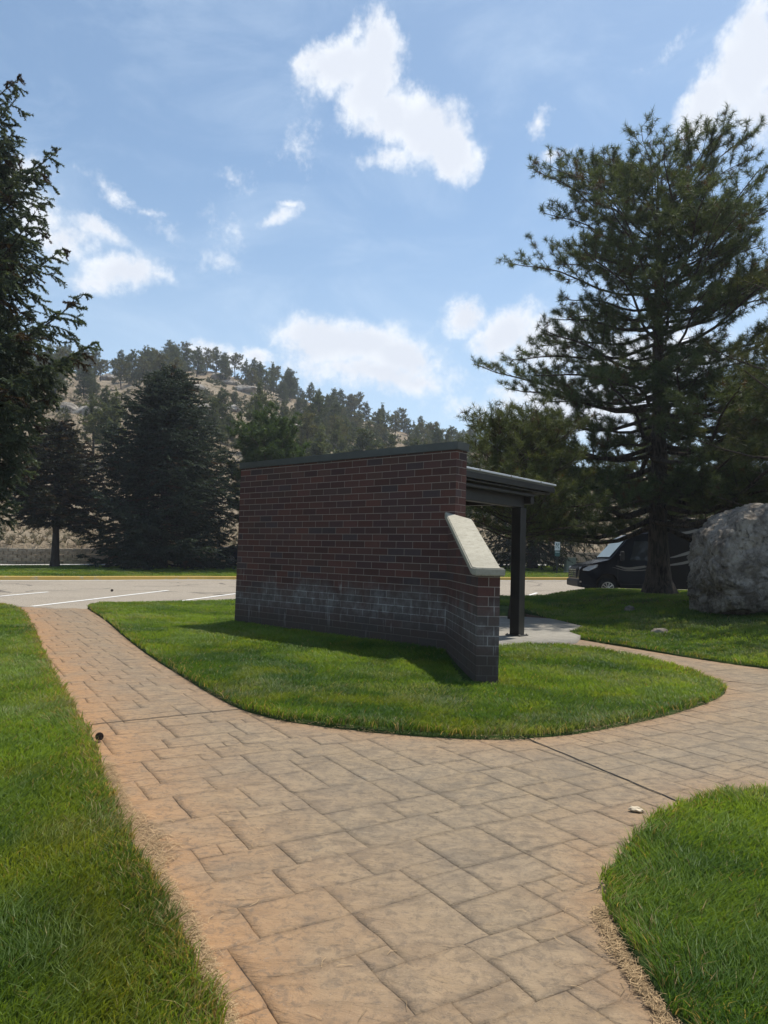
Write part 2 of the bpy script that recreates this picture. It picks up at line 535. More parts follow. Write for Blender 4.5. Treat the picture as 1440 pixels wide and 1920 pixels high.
class MB:
    """collects vertices and faces (with colour per vertex) and links them as ONE mesh object"""
    def __init__(s):
        s.V, s.C, s.F3, s.F4, s.m3, s.m4, s.n = [], [], [], [], [], [], 0

    def add(s, V, F, col=(0.5, 0.5, 0.5), mi=0):
        V = np.asarray(V, dtype=np.float32).reshape(-1, 3)
        F = np.asarray(F, dtype=np.int32)
        c = np.asarray(col, dtype=np.float32)
        if c.ndim == 1:
            c = np.tile(c[:3], (len(V), 1))
        s.V.append(V); s.C.append(c[:, :3])
        if F.shape[1] == 3:
            s.F3.append(F + s.n); s.m3.append(np.full(len(F), mi, np.int32))
        else:
            s.F4.append(F + s.n); s.m4.append(np.full(len(F), mi, np.int32))
        s.n += len(V)

    def more(s, F, mi=0):
        """extra faces on the block added last"""
        F = np.asarray(F, dtype=np.int32)
        off = s.n - len(s.V[-1])
        (s.F3 if F.shape[1] == 3 else s.F4).append(F + off)
        (s.m3 if F.shape[1] == 3 else s.m4).append(np.full(len(F), mi, np.int32))

    def build(s, name, mats, parent=None, smooth=False, loc=None):
        V = np.concatenate(s.V); C = np.concatenate(s.C)
        if loc is not None:
            V = V - np.array(loc, dtype=np.float32)
        me = bpy.data.meshes.new(name)
        f3 = np.concatenate(s.F3) if s.F3 else np.zeros((0, 3), np.int32)
        f4 = np.concatenate(s.F4) if s.F4 else np.zeros((0, 4), np.int32)
        mi = np.concatenate(s.m3 + s.m4)
        me.vertices.add(len(V)); me.vertices.foreach_set('co', V.ravel())
        nl = f3.size + f4.size
        me.loops.add(nl)
        me.loops.foreach_set('vertex_index', np.concatenate([f3.ravel(), f4.ravel()]))
        me.polygons.add(len(f3) + len(f4))
        st = np.concatenate([np.arange(len(f3)) * 3, f3.size + np.arange(len(f4)) * 4]).astype(np.int32)
        me.polygons.foreach_set('loop_start', st)
        me.polygons.foreach_set('material_index', mi)
        me.polygons.foreach_set('use_smooth', np.full(len(st), bool(smooth)))
        at = me.attributes.new('tint', 'FLOAT_COLOR', 'POINT')
        at.data.foreach_set('color', np.concatenate([C, np.ones((len(C), 1), np.float32)], 1).ravel())
        me.update(calc_edges=True)
        me.validate()
        for m_ in (mats if isinstance(mats, (list, tuple)) else [mats]):
            me.materials.append(m_)
        o = bpy.data.objects.new(name, me)
        COL.objects.link(o)
        if loc is not None:
            o.location = loc
        if parent is not None:
            o.parent = parent
        return o


def from_bm(name, bm, mat, parent=None, smooth=False):
    me = bpy.data.meshes.new(name)
    bmesh.ops.recalc_face_normals(bm, faces=bm.faces)
    bm.to_mesh(me); bm.free()
    for m_ in (mat if isinstance(mat, (list, tuple)) else [mat]):
        me.materials.append(m_)
    if smooth:
        for p in me.polygons: p.use_smooth = True
    o = bpy.data.objects.new(name, me)
    COL.objects.link(o)
    if parent is not None: o.parent = parent
    return o


def empty(name, loc, rz=0.0):
    o = bpy.data.objects.new(name, None)
    COL.objects.link(o)
    o.location = loc
    o.rotation_euler = (0, 0, rz)
    o.empty_display_size = 0.2
    return o


def bm_box(bm, c, s, rz=0.0, bev=0.0):
    r = bmesh.ops.create_cube(bm, size=1.0)
    vs = r['verts']
    bmesh.ops.scale(bm, vec=s, verts=vs)
    if bev > 0:
        es = list({e for v in vs for e in v.link_edges})
        rr = bmesh.ops.bevel(bm, geom=es, offset=bev, segments=2, affect='EDGES', profile=0.5)
        vs = list({v for f in rr['faces'] for v in f.verts} | {v for v in vs if v.is_valid})
    if rz:
        bmesh.ops.rotate(bm, cent=(0, 0, 0), matrix=Matrix.Rotation(rz, 3, 'Z'), verts=vs)
    bmesh.ops.translate(bm, vec=c, verts=vs)
    return vs


def boxobj(name, c, s, mat, parent=None, rz=0.0, bev=0.01):
    bm = bmesh.new()
    bm_box(bm, c, s, rz, bev)
    return from_bm(name, bm, mat, parent)


def prism(name, outline, y0, y1, mat, parent=None, bev=0.0, axis='y', shrink=None):
    """outline in (x,z) extruded along y"""
    bm = bmesh.new()
    a = [bm.verts.new((p[0], y0, p[1])) for p in outline]
    c = [bm.verts.new((p[0], y1, p[1])) for p in outline]
    bm.faces.new(a); bm.faces.new(list(reversed(c)))
    n = len(a)
    for i in range(n):
        bm.faces.new((a[i], c[i], c[(i + 1) % n], a[(i + 1) % n]))
    if shrink:
        for v in bm.verts:
            v.co.y = shrink(v.co)
    bmesh.ops.recalc_face_normals(bm, faces=bm.faces)
    if bev:
        bmesh.ops.bevel(bm, geom=list(bm.edges), offset=bev, segments=2, affect='EDGES', profile=0.6, clamp_overlap=True)
    return from_bm(name, bm, mat, parent)


def tube(P, Rr, k=6):
    P = np.asarray(P, float); n = len(P)
    T = np.gradient(P, axis=0)
    T /= np.linalg.norm(T, axis=1, keepdims=True) + 1e-9
    ref = np.array([0.0, 0, 1]) if abs(T[0][2]) < 0.9 else np.array([1.0, 0, 0])
    U = np.cross(T, ref); U /= np.linalg.norm(U, axis=1, keepdims=True) + 1e-9
    W = np.cross(T, U)
    a = np.linspace(0, 2 * np.pi, k, endpoint=False)
    Rr = np.asarray(Rr, float)
    V = P[:, None, :] + Rr[:, None, None] * (np.cos(a)[None, :, None] * U[:, None, :] + np.sin(a)[None, :, None] * W[:, None, :])
    i = np.arange(n - 1)[:, None]; j = np.arange(k)[None, :]
    F = np.stack([i * k + j, i * k + (j + 1) % k, (i + 1) * k + (j + 1) % k, (i + 1) * k + j], -1).reshape(-1, 4)
    return V.reshape(-1, 3), F


def S(t):
    t = np.clip(t, 0, 1)
    return t * t * (3 - 2 * t)


def hash2(ix, iy, seed=0):
    h = (ix.astype(np.int64) * 374761393 + iy.astype(np.int64) * 668265263 + seed * 1442695041) & 0xffffffff
    h = ((h ^ (h >> 13)) * 1274126177) & 0xffffffff
    return ((h ^ (h >> 16)) & 0xffff) / 65535.0


def vnoise(x, y, seed=0):
    x = np.asarray(x, float); y = np.asarray(y, float)
    ix = np.floor(x); iy = np.floor(y)
    fx = x - ix; fy = y - iy
    fx = fx * fx * (3 - 2 * fx); fy = fy * fy * (3 - 2 * fy)
    a = hash2(ix, iy, seed); b_ = hash2(ix + 1, iy, seed)
    c_ = hash2(ix, iy + 1, seed); d_ = hash2(ix + 1, iy + 1, seed)
    return (a * (1 - fx) + b_ * fx) * (1 - fy) + (c_ * (1 - fx) + d_ * fx) * fy


def fbm(x, y, seed=0, o=4):
    s = 0; a = 0.5; f = 1
    for i in range(o):
        s = s + a * vnoise(np.asarray(x) * f, np.asarray(y) * f, seed + i * 17)
        a *= 0.5; f *= 2.03
    return s / (1 - 0.5 ** o)


def inpoly(x, y, poly):
    x = np.asarray(x); y = np.asarray(y)
    r = np.zeros(x.shape, bool)
    n = len(poly); j = n - 1
    for i in range(n):
        xi, yi = poly[i]; xj, yj = poly[j]
        if yi != yj:
            c_ = ((yi > y) != (yj > y)) & (x < (xj - xi) * (y - yi) / (yj - yi) + xi)
            r ^= c_
        j = i
    return r


def dist_poly(x, y, pts):
    d = np.full(np.shape(x), 1e9)
    for (x0, y0), (x1, y1) in zip(pts[:-1], pts[1:]):
        dx, dy = x1 - x0, y1 - y0
        L2 = dx * dx + dy * dy + 1e-12
        t = np.clip(((x - x0) * dx + (y - y0) * dy) / L2, 0, 1)
        d = np.minimum(d, np.hypot(x - x0 - t * dx, y - y0 - t * dy))
    return d


def smooth_line(pts, it=2):
    """Chaikin"""
    p = [tuple(q) for q in pts]
    for _ in range(it):
        q = [p[0]]
        for a_, b_ in zip(p[:-1], p[1:]):
            q.append((a_[0] * .75 + b_[0] * .25, a_[1] * .75 + b_[1] * .25))
            q.append((a_[0] * .25 + b_[0] * .75, a_[1] * .25 + b_[1] * .75))
        q.append(p[-1]); p = q
    return p


# ------------------------------------------------------------------ lie of the land
KERB = [(-60, -8), (-40, 5), (-24, 17), (-13.49, 25.37), (-11.37, 27.03), (-9.08, 29.38), (-6.51, 31.6), (0, 34.1), (6.03, 35.45), (9.43, 36.35), (20, 38.5), (60, 46)]
RWALL = [(-60, 24), (-24, 33.5), (-13, 37), (-6.5, 41), (0, 44.5), (8, 47.5), (20, 51), (60, 60)]
kx, ky = np.array([p[0] for p in KERB]), np.array([p[1] for p in KERB])
wx, wy = np.array([p[0] for p in RWALL]), np.array([p[1] for p in RWALL])


def zroad(x, y):
    x = np.asarray(x, float); y = np.asarray(y, float)
    t = np.clip((y - 23) / 13, 0, 1); t = t * t * (3 - 2 * t)
    return .02 * np.clip(x + 4, 0, 30) * t + .006 * np.clip(y - 15, 0, 40)


def zstrip(x, y):
    q = np.clip(y - np.interp(x, kx, ky), 0, 30)
    sl = np.interp(x, [-18, -8, 8], [.008, .038, .043])
    return zroad(x, y) + .13 + sl * q


def zlawn(x, y):
    x = np.asarray(x, float); y = np.asarray(y, float)
    dl = ((x - 3.4) * 3.1 + (y - 12.4) * 1.6) / math.hypot(3.1, 1.6)
    m = .46 * S((x - 2.3) / 4.8) * S(dl / 6.0)
    m2 = .25 * S((y - 15.0) / 4) * S((x + 3) / 5)
    return .025 + np.maximum(m, m2) + .03 * (fbm(x * .8, y * .8, 5) - .5) + .05 * S(1 - np.abs(((x + .8) * .655 + (y - 11.1) * .756)) / 1.2) * S((2.6 - np.abs(x + .8)) / 1)


# ridge: tangent of the elevation angle of the ground skyline by azimuth
RAZ = np.array([-180, -100, -60, -40, -28.9, -25.4, -21.8, -16.8, -12.7, -9.8, -7.2, -1.1, 5.8, 12, 20, 30, 45, 70, 120, 180])
RTN = np.array([.0, .02, .15, .20, .213, .223, .226, .252, .243, .236, .217, .190, .160, .135, .115, .10, .085, .05, .0, 0.0])
R_RIDGE = 175.0


def zhill(x, y):
    x = np.asarray(x, float); y = np.asarray(y, float)
    r = np.hypot(x, y); az = np.degrees(np.arctan2(x, y))
    q = y - np.interp(x, wx, wy)
    yw = np.interp(x, wx, wy)
    z0 = zstrip(x, yw) + .62
    rw = np.clip(r * np.where(y > 1, yw / np.maximum(y, 1), 1), 30, 60)
    tn = np.interp(az, RAZ, RTN)
    zr_ = CAM_H + tn * R_RIDGE
    t = np.clip((r - rw) / (R_RIDGE - rw), 0, 1)
    z = z0 + (zr_ - z0) * (t ** 1.05)
    z = np.where(r > R_RIDGE, zr_ - (r - R_RIDGE) * .12, z)
    z = z + S(t * 4) * np.where(r < 400, 1, 0) * ((fbm(x / 22, y / 22, 3) - .5) * 3.6 * np.clip(1.6 - t, .35, 1) + (fbm(x / 5, y / 5, 9) - .5) * .9)
    z = np.where(r > 260, np.maximum(z, -2.0 + 0 * z), z)
    return z, q, t


def zterrain(x, y):
    x = np.asarray(x, float); y = np.asarray(y, float)
    zh, q, t = zhill(x, y)
    low = np.where(y > 14, zroad(x, y), 0) - .30
    far = S((np.hypot(x, y) - 300) / 500)
    zz = np.where(q > 1.2, zh, low)
    return zz * (1 - far) + (-2.0) * far


def ground():
    az = np.concatenate([np.arange(-48, 48, .3), np.arange(48, 312, 4.0)])
    rr = np.concatenate([[0.0], np.arange(1, 24, 1.5), np.arange(24, 72, .5), np.geomspace(72, 230, 70), np.geomspace(240, 14000, 40)])
    A, RRr = np.meshgrid(np.radians(az), rr)
    X = RRr * np.sin(A); Y = RRr * np.cos(A)
    Z = zterrain(X, Y)
    nr, na = X.shape
    V = np.stack([X, Y, Z], -1).reshape(-1, 3)
    i = np.arange(nr - 1)[:, None]; j = np.arange(na)[None, :]
    F = np.stack([i * na + j, i * na + (j + 1) % na, (i + 1) * na + (j + 1) % na, (i + 1) * na + j], -1).reshape(-1, 4)
    b_ = MB(); b_.add(V, F[:, ::-1])
    tagp(b_.build('ground', M['dry'], smooth=True), kind='structure')


def sheet(name, poly, zfn, mat, step=.5, skirt=0.0):
    bm = bmesh.new()
    vs = [bm.verts.new((p[0], p[1], 0)) for p in poly]
    bm.faces.new(vs)
    bmesh.ops.triangulate(bm, faces=bm.faces[:])
    xs = [p[0] for p in poly]; ys = [p[1] for p in poly]
    for ax, lo, hi in ((0, min(xs), max(xs)), (1, min(ys), max(ys))):
        q = math.floor(lo / step) * step + step
        while q < hi:
            co = (q, 0, 0) if ax == 0 else (0, q, 0)
            no = (1, 0, 0) if ax == 0 else (0, 1, 0)
            bmesh.ops.bisect_plane(bm, geom=bm.verts[:] + bm.edges[:] + bm.faces[:], plane_co=co, plane_no=no)
            q += step
    P = np.array([v.co[:] for v in bm.verts])
    Z = zfn(P[:, 0], P[:, 1])
    for v, z in zip(bm.verts, np.broadcast_to(Z, (len(P),))):
        v.co.z = float(z)
    bmesh.ops.recalc_face_normals(bm, faces=bm.faces)
    if sum(f.normal.z for f in bm.faces) < 0:
        bmesh.ops.reverse_faces(bm, faces=bm.faces[:])
    if skirt:
        be = [e for e in bm.edges if e.is_boundary]
        r = bmesh.ops.extrude_edge_only(bm, edges=be)
        for v in r['geom']:
            if isinstance(v, bmesh.types.BMVert):
                v.co.z -= skirt
    me = bpy.data.meshes.new(name)
    bm.to_mesh(me); bm.free()
    me.materials.append(mat)
    for p in me.polygons: p.use_smooth = True
    o = bpy.data.objects.new(name, me)
    COL.objects.link(o)
    return o


LEFT_EDGE = smooth_line([(-8.1, 15.3), (-7.5, 14.85), (-6.89, 13.91), (-5.64, 11.66), (-3.88, 8.4), (-3.16, 7.09), (-2.57, 6.03), (-2.13, 5.25), (-1.84, 4.78), (-1.60, 4.23), (-1.33, 3.72), (-1.09, 3.26), (-.88, 2.91), (-.71, 2.63), (-.61, 2.43), (-.52, 2.25), (-.43, 2.06), (-.1, 1.2), (.2, -.6)], 1)
ISL_EDGE = smooth_line([(-6.45, 16.6), (-6.44, 15.7), (-5.83, 14.59), (-4.89, 12.87), (-3.61, 10.33), (-2.67, 8.57), (-2.05, 7.51), (-1.49, 6.54), (-1.15, 6.03), (-.79, 5.68), (-.44, 5.52), (-.03, 5.37), (.36, 5.29), (.74, 5.26), (.98, 5.29), (1.41, 5.45), (1.87, 5.76), (2.43, 6.21), (2.98, 6.73), (3.41, 7.22), (3.64, 7.57), (3.79, 8.04), (3.83, 8.81), (3.66, 9.75), (3.29, 10.65), (2.77, 11.08), (2.18, 11.01), (1.8, 10.66)], 1)
TREE_EDGE = smooth_line([(3.4, 17.3), (3.75, 15.4), (3.93, 14.1), (3.45, 13.2), (3.33, 12.97), (3.37, 12.39), (3.57, 11.83), (3.99, 11.05), (4.42, 10.17), (5.02, 9.33), (6.2, 8.1), (8.5, 6.6), (14, 5)], 1)
RIGHT_EDGE = smooth_line([(7, 4.7), (4, 4.4), (2.4, 4.20), (2.21, 4.22), (1.98, 4.14), (1.69, 3.94), (1.43, 3.68), (1.20, 3.40), (1.06, 3.18), (.96, 3.03), (.9, 2.8), (.87, 2.61), (.87, 2.35), (.88, 2.12), (.98, 1.2), (1.3, -.6)], 1)
P_LEFT = LEFT_EDGE + [(-16, -.6), (-16, 15.3)]
P_ISL = ISL_EDGE + [(1.2, 9.95), (-2.3, 13.0), (-1.8, 16.4), (2.5, 17.9), (3.4, 17.3), (3.45, 20.4), (0, 19.9), (-3.84, 19.0), (-5.41, 17.6)]
P_TREE = TREE_EDGE + [(22, 5), (22, 24.5), (12, 24.0), (6.3, 22.5), (3.45, 20.4)]
P_RIGHT = RIGHT_EDGE + [(8, -.6), (8, 5.0)]
P_PAD = [(.62, 10.06), (.95, 9.78), (1.25, 9.95), (1.75, 10.62), (2.2, 10.98), (2.5, 11.1), (2.85, 11.2), (3.2, 11.7), (3.42, 12.3), (3.38, 12.97), (3.98, 14.1), (3.8, 15.4), (3.4, 16.9), (2.3, 17.2), (-1.2, 15.9), (-2.6, 13.6), (-2.2, 13.0)]


def layout():
    ground()
    near = [(-40, 15.3), (-8.1, 15.3), (-7.55, 14.95), (-7.05, 14.12), (-6.0, 14.66), (-6.4, 15.6), (-6.45, 16.6), (-5.41, 17.6), (-3.84, 19.0), (0, 19.8), (3.45, 20.35), (6.3, 22.4), (12, 23.9), (22, 25.0), (60, 30)]
    far = [(p[0], p[1] + .02) for p in KERB if -40 <= p[0] <= 60]
    tagp(sheet('parking_lot', near + far[::-1], lambda x, y: zroad(x, y) - .004, M['asphalt'], 2.0), kind='structure')
    strip_far = [(p[0], p[1]) for p in RWALL]
    ker = [(p[0], p[1] + .13) for p in KERB if p[0] > -60]
    tagp(sheet('verge', ker + strip_far[::-1], lambda x, y: zstrip(x, y), M['turf'], 2.0), kind='structure')
    sd = [(p[0], p[1] - 1.9) for p in RWALL] + [(p[0], p[1] - .5) for p in RWALL][::-1]
    tagp(sheet('pavement', sd, lambda x, y: zstrip(x, y) + .03, M['walk'], 2.0), kind='structure')
    for nm, pl in (('left_lawn', P_LEFT), ('island_lawn', P_ISL), ('tree_lawn', P_TREE), ('right_lawn', P_RIGHT)):
        tagp(sheet('lawn', pl, zlawn, M['turf'], .5, .12), kind='structure')
    tagp(sheet('shelter_floor', P_PAD, lambda x, y: .062 + 0 * x, M['pad'], 4.0, .1), kind='structure')
    # duff under the big pine
    tagp(sheet('soil', [(5.6 + 2.6 * math.cos(a) * (1 + .15 * math.sin(3 * a)) + 2.0, 18.3 + 2.0 * math.sin(a) * (1 + .12 * math.cos(4 * a))) for a in np.linspace(0, 2 * np.pi, 26)[:-1]],
               lambda x, y: zlawn(x, y) + .012, M['duff'], .5), kind='structure')
    tagp(sheet('soil', [(.2, 16.35), (2.3, 17.1), (3.35, 16.85), (3.7, 15.7), (3.35, 15.9), (2.2, 16.5), (.4, 15.8)], lambda x, y: .067 + 0 * x, M['duff'], .5), kind='structure')


def stones():
    """path: ashlar slate stamp, each stone an inset panel, pattern turned 31 degrees"""
    rng = np.random.default_rng(4)
    th = R(31.5)
    e1 = np.array([math.cos(th), math.sin(th)]); e2 = np.array([-math.sin(th), math.cos(th)])
    U = .118
    NX, NY = 195, 195
    org_ = np.array([-4.0, -4.5])
    occ = np.zeros((NX, NY), bool)
    sizes = [(3, 2), (2, 3), (3, 3), (2, 2), (3, 2), (4, 2), (2, 1), (1, 2), (2, 2), (2, 4), (4, 3), (1, 1)]
    wts = np.array([5, 4, 5, 3.5, 4, 2.5, 1.6, 1.3, 2, 2, 2.2, .25]); wts /= wts.sum()
    b_ = MB()
    edgepts = [LEFT_EDGE, ISL_EDGE, TREE_EDGE, RIGHT_EDGE]

    def outl(x0, y0, x1, y1, ins, jit, sd):
        pts = []
        n = 0
        for (ax, ay), (bx, by) in (((x0, y0), (x1, y0)), ((x1, y0), (x1, y1)), ((x1, y1), (x0, y1)), ((x0, y1), (x0, y0))):
            L = max(abs(bx - ax), abs(by - ay))
            m_ = max(2, int(L / .055))
            for q in range(m_):
                t = q / m_
                pts.append((ax + (bx - ax) * t, ay + (by - ay) * t))
        return np.array(pts)
    for i in range(NX):
        for j in range(NY):
            if occ[i, j]: continue
            for _ in range(12):
                a_, c_ = sizes[rng.choice(len(sizes), p=wts)]
                if i + a_ <= NX and j + c_ <= NY and not occ[i:i + a_, j:j + c_].any(): break
            else:
                a_, c_ = 1, 1
                if j + 1 < NY and not occ[i, j + 1]: c_ = 2
            occ[i:i + a_, j:j + c_] = True
            cx, cy = (i + a_ / 2) * U, (j + c_ / 2) * U
            wc = org_ + e1 * (cx - 8) + e2 * (cy - 1)
            if not (-9.5 < wc[0] < 9.5 and -.8 < wc[1] < 15.4): continue
            x0, y0, x1, y1 = i * U, j * U, (i + a_) * U, (j + c_) * U
            o0 = outl(x0, y0, x1, y1, 0, 0, 0)
            cen = np.array([cx, cy])
            g = rng.uniform(.0003, .0016)
            hw = np.array([(x1 - x0) / 2, (y1 - y0) / 2])
            rel = (o0 - cen) / hw
            jx = (fbm(o0[:, 0] * 9, o0[:, 1] * 9, 21) - .5) * .020
            jy = (fbm(o0[:, 0] * 9 + 50, o0[:, 1] * 9, 33) - .5) * .020
            o0 = o0 + np.stack([jx, jy], 1)
            o1 = o0 - np.clip(rel, -1, 1) * g
            o2 = o0 - np.clip(rel, -1, 1) * (g + rng.uniform(.0012, .0035))
            tilt = rng.normal(0, .0055, 2)

            def W(o, z, tl=1.0):
                P = org_ + np.outer(o[:, 0] - 8, e1) + np.outer(o[:, 1] - 1, e2)
                zz = z + tl * ((o - cen) @ tilt)
                return np.column_stack([P, zz])
            depth = rng.uniform(.003, .0075)
            V0 = W(o0, -depth, 0); V1 = W(o1, -depth * .9, 0); V2 = W(o2, 0)
            V3 = W(cen[None] + (o2 - cen) * .80, 0)
            n = len(o0)
            V = np.concatenate([V0, V1, V2, V3, W(cen[None], 0)])
            wxy = V[:, :2]
            dd = np.full(len(V), 9.0)
            for ep in edgepts:
                dd = np.minimum(dd, dist_poly(wxy[:, 0], wxy[:, 1], ep))
            ed = np.exp(-dd / .30) * .65
            ed = np.maximum(ed, np.exp(-dist_poly(wxy[:, 0], wxy[:, 1], LEFT_EDGE) / .46) * 1.3)
            # the left arm of the path is worn and more orange along its edges
            ton = np.full(len(V), rng.uniform(0, 1))
            gr = np.concatenate([np.ones(n), np.ones(n) * .95, np.full(n, .20), np.zeros(n + 1)])
            col = np.stack([ton, ed, gr], 1)
            k_ = np.arange(n); k2 = (k_ + 1) % n
            q = np.concatenate([np.stack([k_ + n * r, k2 + n * r, k2 + n * (r + 1), k_ + n * (r + 1)], 1) for r in range(3)])
            b_.add(V, q, col)
            b_.more(np.stack([k_ + 3 * n, k2 + 3 * n, np.full(n, 4 * n)], 1))
    tagp(b_.build('path', M['stamped'], smooth=True), kind='structure')
    # sawn control joints, as thin dark filled grooves
    jb = MB()
    for (p, q) in (((-2.3, 5.22), (-1.1, 6.06)), ((1.05, 5.45), (1.75, 3.85)), ((-7.05, 14.1), (-5.95, 14.68)), ((3.3, 8.6), (6.0, 7.2))):
        p = np.array(p); q = np.array(q); d = (q - p) / np.linalg.norm(q - p); nn = np.array([-d[1], d[0]]) * .006
        t = np.linspace(0, 1, 30)[:, None]
        c_ = p + (q - p) * t + nn * 1.2 * (rng.random((30, 1)) - .5)
        A_ = np.column_stack([c_ + nn, np.full(30, .0045)]); B_ = np.column_stack([c_ - nn, np.full(30, .0045)])
        k_ = np.arange(29)
        jb.add(np.concatenate([A_, B_]), np.stack([k_, k_ + 1, k_ + 31, k_ + 30], 1)[:, ::-1])
    tagp(jb.build('joint_filler', M['rubber']), kind='structure')


# ------------------------------------------------------------------ grass
def blades(name, poly, edge, seed, dmax, exclude=None, boost=1.0, ymax=99, label='', dry=0.0, hfac=1.0, dens0=17000, zfn=None, tonebias=0.0):
    rng = np.random.default_rng(seed)
    xs = np.array([p[0] for p in poly]); ys = np.array([p[1] for p in poly])
    b_ = MB()
    # candidate bands by distance
    bands = [0.5, 2.2, 3.2, 4.5, 6.5, 9, 13, 18, 26, 36, 60]
    for r0, r1 in zip(bands[:-1], bands[1:]):
        if r0 > dmax: break
        rm = (r0 + r1) / 2
        dn = min(dens0, dens0 * (2.9 / rm) ** 1.25) * boost
        a1 = R(66) if rm < 10 else R(44)
        a0 = -a1
        area = (a1 - a0) / 2 * (r1 * r1 - r0 * r0)
        n = int(area * dn)
        if n > 900000: n = 900000
        rad = np.sqrt(rng.uniform(r0 * r0, r1 * r1, n)); an = rng.uniform(a0, a1, n)
        x = rad * np.sin(an); y = rad * np.cos(an)
        jx = (fbm(x * 14, y * 14, seed + 2, 3) - .5) * .10
        jy = (fbm(x * 14 + 9, y * 14, seed + 3, 3) - .5) * .10
        ok = inpoly(x + jx, y + jy, poly) & ((np.abs(an) < R(34)) | (rng.random(n) < .6))
        if exclude is not None:
            for e_ in exclude: ok &= ~inpoly(x, y, e_)
        # no grass inside the wall
        al = (x - .955) * -.7558 + (y - 9.56) * .6547; nn_ = (x - .955) * .6547 + (y - 9.56) * .7558
        ok &= ~((al > -.02) & (al < 4.68) & (nn_ > -.02) & (nn_ < .26))
        ok &= ~((x > .86) & (x < 1.26) & (y > 7.42) & (y < 9.7))
        x = x[ok]; y = y[ok]; m_ = len(x)
        if m_ == 0: continue
        rr_ = np.hypot(x, y)
        de = dist_poly(x, y, edge)
        scale = np.maximum(1, rr_ / 3.0)
        cl = fbm(x * 5, y * 5, seed + 5, 3)
        cl2 = fbm(x * 1.1, y * 1.1, seed + 8, 4)
        cl3 = fbm(x * 2.2, y * 2.2, seed + 12, 4)
        h = (.036 + .028 * rng.random(m_) + .030 * (cl - .45)) * hfac
        h *= np.where(de < .12, 1.12, 1.0)
        wd = (.0015 + .0011 * rng.random(m_)) * scale ** .72
        la = rng.uniform(0, 2 * np.pi, m_)
        fa = fbm(x * 1.7, y * 1.7, seed + 31, 3) * 12
        la = np.where(rng.random(m_) < .62, fa + rng.normal(0, .6, m_), la)
        # outer blades flop over the edge
        lean = h * (.25 + .75 * rng.random(m_))
        lx, ly = np.cos(la) * lean, np.sin(la) * lean
        wa = rng.uniform(0, np.pi, m_)
        wxv, wyv = np.cos(wa) * wd, np.sin(wa) * wd
        z = (zfn or zlawn)(x, y) - .004
        base = np.stack([x, y, z], 1)
        Wv = np.stack([wxv, wyv, 0 * wxv], 1)
        mid = base + np.stack([lx * .38, ly * .38, h * .62], 1)
        tip = base + np.stack([lx * 1.15, ly * 1.15, h], 1)
        V = np.stack([base - Wv, base + Wv, mid - Wv * .8, mid + Wv * .8, tip], 1).reshape(-1, 3)
        t = np.clip(.5 + (cl2 - .5) * 2.4 + (fbm(x * .45, y * .45, 91, 3) - .5) * 1.2 + rng.normal(0, .16, m_) + tonebias, 0, 1)[:, None]
        c = np.array([.060, .118, .024]) * (1 - t) + np.array([.168, .246, .040]) * t
        yl = np.clip((cl3 - .56) * 5 + rng.normal(0, .12, m_), 0, 1)[:, None]
        c = c * (1 - yl * .55) + np.array([.190, .215, .030]) * yl * .55
        dr = (rng.random(m_) < (.018 + dry * np.exp(-de / .09)))[:, None]
        dc = np.array([.34, .25, .12]) * rng.uniform(.6, 1.1, (m_, 1))
        c = np.where(dr, dc, c)
        if dry > 0.25:
            yb = (np.exp(-np.abs(de - .24) / .16) * .6 * S((5 - y) / 3))[:, None]
            c = c * (1 - yb) + np.array([.20, .20, .022]) * yb
        # bleached patches inside the island
        bl = np.clip((fbm(x * .9 + 4, y * .9, 77, 4) - .60) * 6, 0, .6)[:, None] * (rng.random((m_, 1)) < .55)
        c = c * (1 - bl) + np.array([.24, .25, .13]) * bl
        b5 = (np.arange(m_) * 5)[:, None]
        b_.add(V, b5 + np.array([[0, 1, 3, 2]]), np.repeat(c, 5, 0))
        b_.more(b5 + np.array([[2, 3, 4]]))
    o = b_.build(name, M['grass'])
    tagp(o, label, 'grass', kind='stuff')
    return o


def all_grass():
    blades('grass', P_LEFT, LEFT_EDGE, 11, 19, label='mown green grass blades of the lawn along the left of the path', dry=.55)
    blades('grass', P_ISL, ISL_EDGE, 12, 26, exclude=[P_PAD], label='mown green grass blades round the brick shelter', dry=.22, tonebias=.10)
    blades('grass', P_TREE, TREE_EDGE, 13, 36, exclude=[P_PAD], label='shaded lawn grass under the big pine and round the boulder', dry=.15, boost=.7)
    blades('grass', P_RIGHT, RIGHT_EDGE, 14, 8, label='rounded corner of thick green grass at the lower right of the path', dry=.18, hfac=1.0)
    ker = [(p[0], p[1] + .15) for p in KERB if -40 <= p[0] <= 40]
    strip = [(p[0], p[1] - 2.0) for p in RWALL if -40 <= p[0] <= 60]
    blades('grass', ker + strip[::-1], ker, 15, 60, label='strip of sunlit grass between the yellow kerb and the block wall', boost=.9, zfn=zstrip, dens0=12000, tonebias=.15)


